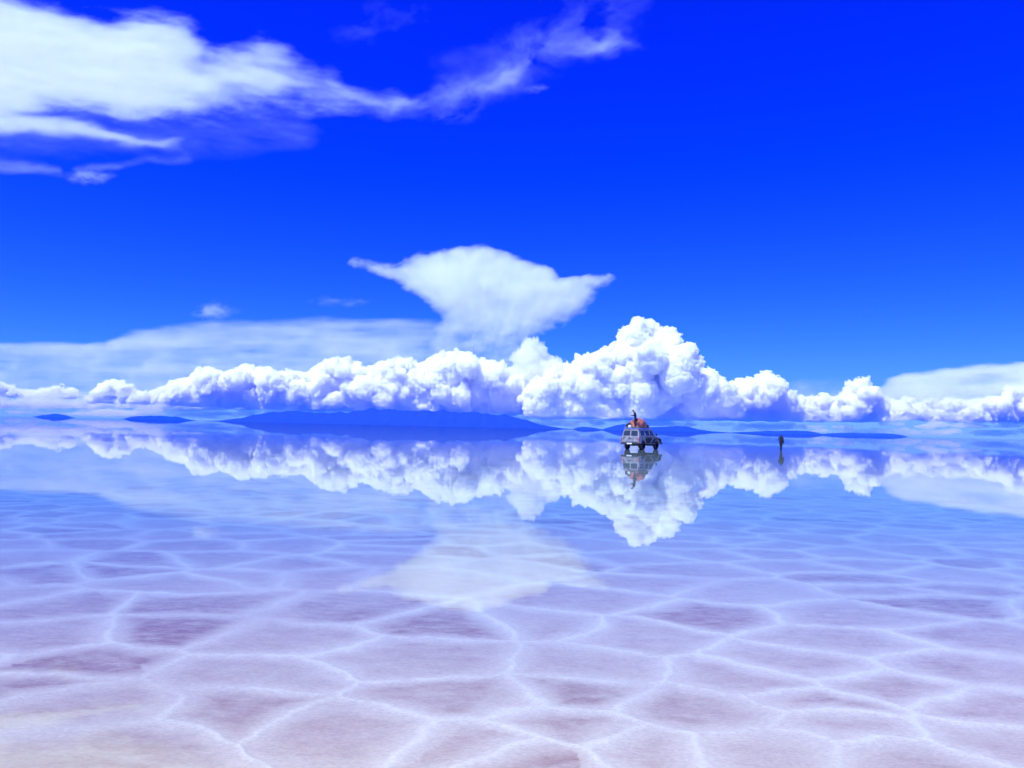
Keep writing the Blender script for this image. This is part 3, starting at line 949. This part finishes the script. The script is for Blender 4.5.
# ------------------------------------------------------------------ the off-road wagon (x forward, y left, z up)
car = bpy.data.objects.new('off_road_vehicle', None); C.objects.link(car)
tag(car, 'white and black four-wheel-drive wagon with a loaded roof standing in the shallow water', 'car')
HW = 0.9
WB = 1.38            # half wheelbase
def arch(cx, r=0.5, z0=0.56, n=10):
    a0 = math.asin((z0 - 0.4) / r)
    return [(cx + r * math.cos(a), 0.4 + r * math.sin(a)) for a in np.linspace(a0, PI - a0, n)]
low = [(2.3, 0.56)] + arch(WB) + arch(-WB) + [(-2.3, 0.6), (-2.34, 0.8), (-2.32, 1.2), (1.28, 1.2), (1.6, 1.17), (2.2, 1.1), (2.36, 1.0), (2.38, 0.7)]
bm = bmesh.new()
A_ = [bm.verts.new((px_, -HW, pz_)) for px_, pz_ in low]; B_ = [bm.verts.new((px_, HW, pz_)) for px_, pz_ in low]
bm.faces.new(A_); bm.faces.new(B_[::-1])
for i in range(len(low)):
    j = (i + 1) % len(low); bm.faces.new((A_[i], B_[i], B_[j], A_[j]))
body = bm_obj('body', bm, M_WHITE, car, bevel=0.03)
# cabin with slanting pillars
hwb, hwt = 0.87, 0.74
xb0, xb1, xt0, xt1, zb, zt = -2.3, 1.2, -2.16, 0.62, 1.203, 1.86
bm = bmesh.new()
hexa(bm, [(xb0, -hwb, zb), (xb1, -hwb, zb), (xb1, hwb, zb), (xb0, hwb, zb)], [(xt0, -hwt, zt), (xt1, -hwt, zt), (xt1, hwt, zt), (xt0, hwt, zt)])
cabin = bm_obj('cabin', bm, M_WHITE, car, bevel=0.035)
bm = bmesh.new(); box(bm, -2.2, 0.66, -0.77, 0.77, 1.863, 1.91); bm_obj('roof', bm, M_WHITE, car, bevel=0.02)


def on_side(x, f, s):
    """a point on the cabin's side: x along, f = 0 (belt) .. 1 (roof), s = +1 left / -1 right"""
    return (x, s * (hwb + (hwt - hwb) * f), zb + (zt - zb) * f)
side_n = lambda s: (0, s, (hwb - hwt) / (zt - zb))
for s in (-1, 1):
    for xa, xb_, ta, tb in ((-2.0, -1.08, -1.96, -1.08), (-0.98, -0.16, -0.98, -0.16), (-0.06, 0.92, -0.06, 0.5)):
        bm = bmesh.new()
        pts = [on_side(xa, 0.12, s), on_side(xb_, 0.12, s), on_side(tb, 0.86, s), on_side(ta, 0.86, s)]
        slab(bm, pts, side_n(s), 0.012)
        wdw = bm_obj('window', bm, M_GLASS, car)
        bm = bmesh.new()
        for p, q in zip(pts, pts[1:] + pts[:1]):
            rod(bm, Vector(p) + Vector((0, s * 0.012, 0)), Vector(q) + Vector((0, s * 0.012, 0)), 0.014, 6)
        bm_obj('window_seal', bm, M_STEEL, wdw)
def on_rear(y_, f):
    return (xb0 + (xt0 - xb0) * f, y_ * (hwb + (hwt - hwb) * f) / hwb, zb + (zt - zb) * f)
rear_n = (-(zt - zb), 0, (xt0 - xb0))
for ya, yb in ((-0.76, -0.05), (0.05, 0.76)):
    bm = bmesh.new(); slab(bm, [on_rear(ya, 0.12), on_rear(yb, 0.12), on_rear(yb, 0.84), on_rear(ya, 0.84)], rear_n, 0.012)
    bm_obj('rear_window', bm, M_GLASS, car)
def on_front(y_, f):
    return (xb1 + (xt1 - xb1) * f, y_ * (hwb + (hwt - hwb) * f) / hwb, zb + (zt - zb) * f)
bm = bmesh.new(); slab(bm, [on_front(-0.76, 0.1), on_front(0.76, 0.1), on_front(0.76, 0.9), on_front(-0.76, 0.9)], (zt - zb, 0, xb1 - xt1), 0.012)
bm_obj('windscreen', bm, M_GLASS, car)
# rear doors: two leaves, handle, plate; bumper, lamps
for ya, yb in ((-0.85, -0.012), (0.012, 0.85)):
    bm = bmesh.new(); box(bm, -2.352, -2.336, ya, yb, 0.72, 1.17); dr = bm_obj('rear_door', bm, M_WHITE, car, bevel=0.006)
    bm = bmesh.new(); box(bm, -2.39, -2.354, (-0.12 if ya < 0 else 0.06), (-0.06 if ya < 0 else 0.12), 0.95, 1.08); bm_obj('door_handle', bm, M_DARK, dr)
bm = bmesh.new(); lathe_y(bm, [(0.05, -0.006), (0.13, -0.006), (0.13, 0.006), (0.05, 0.006)], 24, ring=True)
bmesh.ops.rotate(bm, verts=bm.verts, cent=(0, 0, 0), matrix=Matrix.Rotation(R(90), 3, 'Z'))
bmesh.ops.translate(bm, verts=bm.verts, vec=(-2.36, 0.42, 0.94)); bm_obj('door_badge', bm, M_STEEL, car)
bm = bmesh.new(); box(bm, -2.5, -2.345, -0.9, 0.9, 0.5, 0.64); bmp = bm_obj('rear_bumper', bm, M_DARK, car, bevel=0.025)
bm = bmesh.new(); box(bm, -2.512, -2.5, -0.26, 0.26, 0.51, 0.63); bm_obj('number_plate', bm, M_PLATE, bmp)
bm = bmesh.new(); box(bm, 2.385, 2.55, -0.92, 0.92, 0.5, 0.68); bm_obj('front_bumper', bm, M_DARK, car, bevel=0.03)
bm = bmesh.new(); box(bm, 2.375, 2.4, -0.5, 0.5, 0.78, 0.98); bm_obj('radiator_grille', bm, M_DARK, car, bevel=0.006)
for s in (-1, 1):
    bm = bmesh.new(); box(bm, -2.37, -2.28, s * 0.912 - 0.03, s * 0.912 + 0.03, 0.78, 1.08); tl = bm_obj('tail_lamp', bm, M_RED, car, bevel=0.008)
    bm = bmesh.new(); box(bm, -2.374, -2.29, s * 0.915 - 0.03, s * 0.915 + 0.03, 0.7, 0.776); bm_obj('indicator_lamp', bm, M_AMBER, tl)
    bm = bmesh.new(); box(bm, 2.37, 2.41, s * 0.7 - 0.13, s * 0.7 + 0.13, 0.78, 0.98); bm_obj('headlight', bm, M_LAMP, car, bevel=0.01)
    bm = bmesh.new(); rod(bm, (0.98, s * 0.88, 1.3), (0.98, s * 1.06, 1.34), 0.018, 8); box(bm, 0.93, 1.0, s * 1.05 - 0.07, s * 1.05 + 0.07, 1.28, 1.5); bm_obj('wing_mirror', bm, M_DARK, car, bevel=0.008)
    # black two-tone flank from the rear wheel forward, with a pale slanting flash
    yf = s * (HW + 0.001)
    flank = [(-0.86, 0.6), (0.86, 0.6), (0.95, 0.82), (1.16, 0.945), (1.38, 0.965), (1.62, 0.95), (1.86, 0.78), (1.9, 0.62), (2.26, 0.62), (2.3, 1.0), (1.6, 1.12), (1.2, 1.16), (-0.92, 1.16), (-1.08, 1.0), (-0.93, 0.8)]
    bm = bmesh.new(); slab(bm, [(a, yf, b) for a, b in flank], (0, s, 0), 0.008); fl = bm_obj('flank_panel', bm, M_BLACK, car)
    for pts in ([(-0.1, 0.63), (0.16, 0.63), (0.78, 1.13), (0.5, 1.13)], [(1.2, 1.0), (1.42, 1.0), (1.75, 1.09), (1.5, 1.11)], [(0.9, 0.98), (1.0, 0.98), (1.22, 1.13), (1.1, 1.14)]):
        bm = bmesh.new(); slab(bm, [(a, yf + s * 0.009, b) for a, b in pts], (0, s, 0), 0.004); bm_obj('stripe', bm, M_WHITE, fl)
    for xh in (-0.86, 0.06):
        bm = bmesh.new(); box(bm, xh, xh + 0.14, yf + s * 0.03 - 0.018, yf + s * 0.03 + 0.018, 1.06, 1.09); bm_obj('door_handle', bm, M_STEEL, car)
    bm = bmesh.new(); rod(bm, (-0.78, s * 0.86, 0.5), (0.78, s * 0.86, 0.5), 0.04, 10); bm_obj('side_step', bm, M_DARK, car, smooth=True)
    for cx_ in (-WB, WB):
        wh = bpy.data.objects.new('wheel', None); C.objects.link(wh); wh.parent = car
        wh.location = (cx_, s * 0.78, 0.4)
        tp = [(0.24, -0.12), (0.36, -0.13), (0.395, -0.1), (0.405, -0.04), (0.405, 0.04), (0.395, 0.1), (0.36, 0.13), (0.24, 0.12)]
        bm = bmesh.new(); lathe_y(bm, tp, 40, ring=True); bm_obj('tyre', bm, M_RUBBER, wh, smooth=True)
        bm = bmesh.new(); lathe_y(bm, [(0.05, s * 0.02), (0.06, s * 0.1), (0.1, s * 0.1), (0.15, s * 0.06), (0.2, s * 0.08), (0.23, s * 0.125), (0.242, s * 0.125)], 32); bm_obj('rim', bm, M_STEEL, wh, smooth=True)
# underbody
bm = bmesh.new()
box(bm, -2.2, 2.25, -0.42, -0.32, 0.42, 0.56); box(bm, -2.2, 2.25, 0.32, 0.42, 0.42, 0.56)
box(bm, -1.9, 2.0, -0.31, 0.31, 0.46, 0.56)
for cx_ in (-WB, WB): rod(bm, (cx_, -0.7, 0.4), (cx_, 0.7, 0.4), 0.06, 10)
bm_obj('chassis', bm, M_DARK, car)
# roof rack
bm = bmesh.new()
for z_ in (1.99, 2.09):
    for s in (-1, 1): rod(bm, (-2.1, s * 0.7, z_), (0.5, s * 0.7, z_), 0.014, 6)
    for xx_ in (-2.1, 0.5): rod(bm, (xx_, -0.7, z_), (xx_, 0.7, z_), 0.014, 6)
for xx_ in np.linspace(-2.1, 0.5, 8):
    rod(bm, (xx_, -0.7, 1.99), (xx_, 0.7, 1.99), 0.012, 6)
    for s in (-1, 1): rod(bm, (xx_, s * 0.7, 1.905), (xx_, s * 0.7, 2.09), 0.012, 6)
bm_obj('roof_rack', bm, M_STEEL, car)

HEAD = 36.0                                     # compass heading, clockwise from straight ahead
spot = on_level(np.array([641.6]), np.array([449.3]), 0.0)[0]
car.location = (spot[0], spot[1], -0.012)
car.rotation_euler = (0, 0, R(90 - HEAD))
MC = Matrix.Translation(car.location) @ Matrix.Rotation(R(90 - HEAD), 4, 'Z')


# what lies on the rack: each its own thing
def lump(name, c, size, mat, label, cat, seed, folds=0.06, flat=0.5, sub=4):
    bm = bmesh.new()
    bmesh.ops.create_icosphere(bm, subdivisions=sub, radius=1.0)
    P = np.array([v.co for v in bm.verts])
    n = vnoise3(P * 2.3 + seed) * folds * 1.6 + np.abs(vnoise3(P * 5.1 + seed + 7)) * folds + vnoise3(P * 11 + seed) * folds * 0.3
    for v, k in zip(bm.verts, n):
        d = v.co.normalized() * (1 + k)
        if d.z < -flat: d.z = -flat + (d.z + flat) * 0.05
        v.co = Vector((d.x * size[0], d.y * size[1], (d.z + flat) * size[2]))
    o = bm_obj(name, bm, mat, smooth=True)
    o.matrix_world = MC @ Matrix.Translation(c)
    return tag(o, label, cat)
RZ = 2.005
tarp = lump('cargo_bundle', (-0.9, -0.02, RZ), (0.98, 0.7, 0.6), M_TARP, 'big red tarpaulin bundle tied on the vehicle roof', 'luggage', 3.0, 0.13)
for k, xx_ in enumerate((-0.46, 0.02, 0.48)):
    sx = math.sqrt(1 - (xx_ / 0.95) ** 2)
    pts = [Vector((xx_, 0.8 * sx * math.cos(a), 0.03 + 0.93 * sx * math.sin(a) ** 0.8)) for a in np.linspace(0.0, PI, 25)]
    rings = []
    for i_, p_ in enumerate(pts):
        tg = (pts[min(i_ + 1, 24)] - pts[max(i_ - 1, 0)]).normalized()
        n1_ = Vector((1, 0, 0)); n2_ = tg.cross(n1_)
        rings.append([p_ + (n1_ * math.cos(q) + n2_ * math.sin(q)) * 0.016 for q in np.linspace(0, 2 * PI, 7)[:-1]])
    bm = bmesh.new(); rv = [[bm.verts.new(c_) for c_ in r_] for r_ in rings]
    for ra_, rb_ in zip(rv[:-1], rv[1:]):
        for q in range(6): bm.faces.new((ra_[q], ra_[(q + 1) % 6], rb_[(q + 1) % 6], rb_[q]))
    bm.faces.new(rv[0]); bm.faces.new(rv[-1][::-1])
    bm_obj('lashing_rope', bm, M_ROPE, tarp, smooth=True)
lump('duffel_bag', (-0.02, -0.05, RZ), (0.42, 0.6, 0.26), M_BAG, 'dark canvas bag at the front end of the roof load', 'bag', 8.0, 0.1)
lump('duffel_bag', (-1.84, 0.42, RZ), (0.22, 0.26, 0.3), M_BAG, 'dark canvas bag at the rear left corner of the roof', 'bag', 12.0, 0.1)
jc = bmesh.new(); box(jc, -0.09, 0.09, -0.13, 0.13, 0, 0.24)
jo = bm_obj('water_canister', jc, M_BOX, bevel=0.03)
bm = bmesh.new(); rod(bm, (0, -0.05, 0.27), (0, 0.05, 0.27), 0.014, 8); rod(bm, (0, -0.05, 0.235), (0, -0.05, 0.27), 0.012, 8); rod(bm, (0, 0.05, 0.235), (0, 0.05, 0.27), 0.012, 8)
bm_obj('handle', bm, M_BOX, jo)
jo.matrix_world = MC @ Matrix.Translation((-1.98, 0.24, RZ))
tag(jo, 'small white canister at the back edge of the roof rack', 'canister')


# ------------------------------------------------------------------ people
def shell(bm, thick):
    """give a cloth surface a back and turned edges"""
    bm.normal_update()
    inner = {v: bm.verts.new(v.co - v.normal * thick) for v in list(bm.verts)}
    faces = list(bm.faces); rim = [e for e in bm.edges if len(e.link_faces) == 1]
    for f in faces: bm.faces.new([inner[v] for v in reversed(f.verts)])
    for e in rim:
        a, b = e.verts
        bm.faces.new((b, a, inner[a], inner[b]))


def person(label, J, chains, nose, cloth, place, rz, hair_len=0.0):
    """J: name -> (x, y, z, radius); chains: lists of joints; facing -y in its own space"""
    names = list(J); ix = {n: i for i, n in enumerate(names)}
    edges = []
    for ch in chains:
        for a, b in zip(ch[:-1], ch[1:]): edges.append((ix[a], ix[b]))
    me = bpy.data.meshes.new('skeleton'); me.from_pydata([J[n][:3] for n in names], edges, []); me.update()
    o = bpy.data.objects.new('skeleton', me); C.objects.link(o)
    md = o.modifiers.new('skin', 'SKIN')
    for n in names:
        sv = me.skin_vertices[0].data[ix[n]]
        r = J[n][3]; sv.radius = r if isinstance(r, tuple) else (r, r)
        sv.use_root = (n == 'pelvis')
    sb = o.modifiers.new('smooth', 'SUBSURF'); sb.levels = sb.render_levels = 2
    dg = bpy.context.evaluated_depsgraph_get()
    ev = bpy.data.meshes.new_from_object(o.evaluated_get(dg))
    bpy.data.objects.remove(o, do_unlink=True)
    V = np.array([v.co for v in ev.vertices])
    Nn = np.array([v.normal for v in ev.vertices])
    # a face: brow, nose and chin drawn out of the head
    hd = np.array(J['head'][:3]); nose = np.array(nose, float); fw = nose - hd; fw /= np.linalg.norm(fw)
    V0 = V.copy()
    dn = np.linalg.norm(V - nose, axis=1)
    V += fw * (0.022 * np.exp(-(dn / 0.022) ** 2))[:, None]
    for v, c in zip(ev.vertices, V): v.co = c
    # nearest bone of every vertex
    best = np.full(len(V), 1e9); who = np.zeros(len(V), int)
    for k, (a, b) in enumerate(edges):
        A1, B1 = np.array(J[names[a]][:3]), np.array(J[names[b]][:3])
        ab = B1 - A1; t = np.clip(((V0 - A1) @ ab) / (ab @ ab + 1e-9), 0, 1)
        d = np.linalg.norm(V0 - A1 - t[:, None] * ab, axis=1)
        m = d < best; best[m] = d[m]; who[m] = k
    ename = [(names[a], names[b]) for a, b in edges]
    ev.materials.clear(); ev.materials.append(M_SKIN)
    for p in ev.polygons: p.use_smooth = True; p.material_index = 0
    po = bpy.data.objects.new('person', ev); C.objects.link(po)
    tag(po, label, 'person')
    for nm, mat, bones, off in cloth:
        sel = np.array([any(ename[w][0] == a and ename[w][1] == b for a, b in bones) for w in who])
        bm = bmesh.new(); bm.from_mesh(ev); bm.verts.ensure_lookup_table()
        for v in bm.verts: v.co = Vector(V[v.index] + Nn[v.index] * off)
        bmesh.ops.delete(bm, geom=[f for f in bm.faces if sum(sel[v.index] for v in f.verts) < 2], context='FACES')
        bmesh.ops.delete(bm, geom=[v for v in bm.verts if not v.link_faces], context='VERTS')
        # give the cloth a turned edge
        shell(bm, 0.006)
        bm_obj(nm, bm, mat, po, smooth=True)
    up = hd - np.array(J['neck'][:3]); up /= np.linalg.norm(up)
    # hair: a cap over the head's back and top
    isz = np.array([('head' in ename[w] or 'crown' in ename[w]) for w in who])
    rel = V0 - hd
    keep = isz & ((rel @ up > 0.055) | ((rel @ fw < 0.01) & (rel @ up > -0.05 - hair_len)))
    bm = bmesh.new(); bm.from_mesh(ev); bm.verts.ensure_lookup_table()
    for v in bm.verts: v.co = Vector(V[v.index] + Nn[v.index] * 0.014)
    bmesh.ops.delete(bm, geom=[f for f in bm.faces if not all(keep[v.index] for v in f.verts)], context='FACES')
    bmesh.ops.delete(bm, geom=[v for v in bm.verts if not v.link_faces], context='VERTS')
    if len(bm.faces):
        shell(bm, 0.012)
        bm_obj('hair', bm, M_HAIR, po, smooth=True)
    else: bm.free()
    side = np.cross(fw, up)
    for s in (-1, 1):
        bm = bmesh.new(); bmesh.ops.create_uvsphere(bm, u_segments=10, v_segments=8, radius=0.010, matrix=Matrix.Translation(Vector(hd + fw * 0.074 + side * s * 0.032 + up * 0.012)))
        bm_obj('eye', bm, M_EYE, po, smooth=True)
        bm = bmesh.new(); bmesh.ops.create_uvsphere(bm, u_segments=10, v_segments=8, radius=1, matrix=Matrix.Translation(Vector(hd + side * s * 0.083 - fw * 0.005)) @ Matrix.Diagonal((0.014, 0.022, 0.032, 1)))
        bm_obj('ear', bm, M_SKIN, po, smooth=True)
    bm = bmesh.new(); bmesh.ops.create_uvsphere(bm, u_segments=12, v_segments=8, radius=1, matrix=Matrix.Translation(Vector(hd + fw * 0.07 - up * 0.055)) @ Matrix.Diagonal((0.024, 0.012, 0.007, 1)))
    bm_obj('mouth', bm, M_LIP, po, smooth=True)
    po.matrix_world = Matrix.Translation(place) @ Matrix.Rotation(rz, 4, 'Z')
    return po


def hand(J, chains, wrist, tag_, fwd, side_, curl):
    """palm, four unequal fingers and a thumb, growing from a wrist joint"""
    w_ = Vector(J[wrist][:3]); f = Vector(fwd).normalized(); s = Vector(side_).normalized(); c = Vector(curl).normalized()
    J['palm' + tag_] = (*(w_ + f * 0.05), 0.03)
    chains.append([wrist, 'palm' + tag_])
    for k, (off, ln) in enumerate(((-0.03, 0.075), (-0.01, 0.088), (0.01, 0.082), (0.03, 0.064))):
        a = w_ + f * 0.09 + s * off; b = a + f * ln * 0.5 + c * ln * 0.18; e = b + f * ln * 0.3 + c * ln * 0.42
        J[f'f{k}a' + tag_] = (*a, 0.010); J[f'f{k}b' + tag_] = (*b, 0.009); J[f'f{k}c' + tag_] = (*e, 0.0075)
        chains.append(['palm' + tag_, f'f{k}a' + tag_, f'f{k}b' + tag_, f'f{k}c' + tag_])
    a = w_ + f * 0.035 - s * 0.042 + c * 0.01; b = a + f * 0.035 - s * 0.02 + c * 0.02
    J['ta' + tag_] = (*a, 0.012); J['tb' + tag_] = (*b, 0.009)
    chains.append(['palm' + tag_, 'ta' + tag_, 'tb' + tag_])


def limbs(J, feet_f=(0, -1, 0)):
    ch = [['pelvis', 'waist', 'chest', 'neckb', 'neck', 'head', 'crown']]
    for t in ('L', 'R'):
        ch.append(['chest', 'sho' + t, 'elb' + t, 'wri' + t])
        ch.append(['pelvis', 'hip' + t, 'kne' + t, 'ank' + t, 'toe' + t])
    return ch


def clothes(shirt_to_wrist=True):
    arms = [('chest', 'shoL'), ('chest', 'shoR'), ('shoL', 'elbL'), ('shoR', 'elbR')]
    if shirt_to_wrist: arms += [('elbL', 'wriL'), ('elbR', 'wriR')]
    top = [('pelvis', 'waist'), ('waist', 'chest'), ('chest', 'neckb')] + arms
    leg = [('pelvis', 'hipL'), ('pelvis', 'hipR'), ('hipL', 'kneL'), ('hipR', 'kneR'), ('kneL', 'ankL'), ('kneR', 'ankR')]
    shoe = [[('ankL', 'toeL')], [('ankR', 'toeR')]]
    return top, leg, shoe


# standing on the roof, head bowed over what the hands hold; faces its own -y
J = {'pelvis': (0, 0.03, 0.93, (0.135, 0.105)), 'waist': (0, 0.035, 1.08, (0.135, 0.1)), 'chest': (0, -0.0, 1.31, (0.155, 0.115)), 'neckb': (0, -0.075, 1.45, 0.07),
     'neck': (0, -0.13, 1.5, 0.05), 'head': (0, -0.2, 1.585, (0.082, 0.095)), 'crown': (0, -0.225, 1.66, (0.07, 0.08)),
     'shoL': (0.18, -0.03, 1.39, 0.062), 'elbL': (0.24, -0.06, 1.11, 0.047), 'wriL': (0.1, -0.3, 1.16, 0.032),
     'shoR': (-0.18, -0.03, 1.39, 0.062), 'elbR': (-0.24, -0.06, 1.11, 0.047), 'wriR': (-0.1, -0.3, 1.16, 0.032),
     'hipL': (0.095, 0.03, 0.86, 0.095), 'kneL': (0.11, 0.0, 0.48, 0.06), 'ankL': (0.12, 0.03, 0.085, 0.042), 'toeL': (0.135, -0.14, 0.035, (0.042, 0.03)),
     'hipR': (-0.095, 0.03, 0.86, 0.095), 'kneR': (-0.11, 0.0, 0.48, 0.06), 'ankR': (-0.12, 0.03, 0.085, 0.042), 'toeR': (-0.135, -0.14, 0.035, (0.042, 0.03))}
ch = limbs(J)
hand(J, ch, 'wriL', 'L', (-0.45, -0.75, 0.1), (0.3, -0.2, 0.9), (-0.6, -0.1, 0.2))
hand(J, ch, 'wriR', 'R', (0.45, -0.75, 0.1), (-0.3, -0.2, 0.9), (0.6, -0.1, 0.2))
top, leg, shoe = clothes()
p = MC @ Vector((-1.9, -0.24, 2.004))
fl_ = math.atan2(p.x, p.y)                       # bearing of the spot; the figure faces picture left
person('person in dark clothes standing with bowed head on the vehicle roof, hands together', J, ch, (0, -0.293, 1.545),
       [('shirt', M_NAVY, top, 0.012), ('trousers', M_TROU, leg, 0.011), ('shoe', M_SHOE, shoe[0], 0.008), ('shoe', M_SHOE, shoe[1], 0.008)], p, R(-97) - fl_)

# walking away over the water, left hand on the hip; faces its own -y
J = {'pelvis': (0, 0.0, 0.95, (0.145, 0.105)), 'waist': (0, 0.0, 1.1, (0.125, 0.095)), 'chest': (0, 0.01, 1.33, (0.14, 0.105)), 'neckb': (0, 0.0, 1.48, 0.068),
     'neck': (0, -0.01, 1.535, 0.05), 'head': (0, -0.03, 1.63, (0.08, 0.095)), 'crown': (0, -0.02, 1.71, (0.068, 0.08)),
     'shoR': (-0.15, 0.0, 1.41, 0.05), 'elbR': (-0.2, 0.03, 1.13, 0.043), 'wriR': (-0.2, -0.07, 0.89, 0.032),
     'shoL': (0.15, 0.0, 1.41, 0.05), 'elbL': (0.265, 0.09, 1.18, 0.04), 'wriL': (0.17, -0.04, 1.03, 0.03),
     'hipL': (0.09, 0.0, 0.88, 0.1), 'kneL': (0.07, -0.07, 0.5, 0.062), 'ankL': (0.05, 0.02, 0.085, 0.042), 'toeL': (0.055, -0.15, 0.035, (0.042, 0.03)),
     'hipR': (-0.09, 0.0, 0.88, 0.1), 'kneR': (-0.07, 0.02, 0.49, 0.062), 'ankR': (-0.045, 0.16, 0.11, 0.042), 'toeR': (-0.045, 0.02, 0.04, (0.042, 0.03))}
ch = limbs(J)
hand(J, ch, 'wriR', 'R', (0.0, -0.2, -1), (-0.1, -1, 0.2), (1, 0, 0.1))
hand(J, ch, 'wriL', 'L', (-0.75, -0.5, -0.3), (-0.2, 0.4, -1), (-0.2, -0.5, -0.6))
top, leg, shoe = clothes()
p = Vector(on_level(np.array([781.0]), np.array([450.3]), 0.0)[0]); p.z = -0.014
person('person in a dark jacket walking alone on the water, one hand on the hip', J, ch, (0, -0.128, 1.625),
       [('jacket', M_NAVY, top, 0.018), ('trousers', M_TROU, leg, 0.012), ('shoe', M_SHOE, shoe[0], 0.008), ('shoe', M_SHOE, shoe[1], 0.008)], p, R(176) - math.atan2(p.x, p.y), hair_len=0.05)
MW = Matrix.Translation(p) @ Matrix.Rotation(R(176) - math.atan2(p.x, p.y), 4, 'Z')
bm = bmesh.new(); box(bm, -0.325, -0.245, -0.13, 0.15, 0.68, 0.98)
sbag = bm_obj('shoulder_bag', bm, M_BAG, bevel=0.035)
pts = [Vector((-0.285, 0.02, 0.98)), Vector((-0.265, 0.02, 1.2)), Vector((-0.205, 0.01, 1.46)), Vector((-0.09, 0.02, 1.53)), Vector((-0.2, -0.02, 1.46)), Vector((-0.265, -0.03, 1.2)), Vector((-0.285, -0.02, 0.98))]
bm = bmesh.new()
for p_, q_ in zip(pts[:-1], pts[1:]): rod(bm, p_, q_, 0.013, 6)
bm_obj('strap', bm, M_BAG, sbag)
sbag.matrix_world = MW
tag(sbag, 'dark shoulder bag hanging at the right hip of the walking person', 'bag')
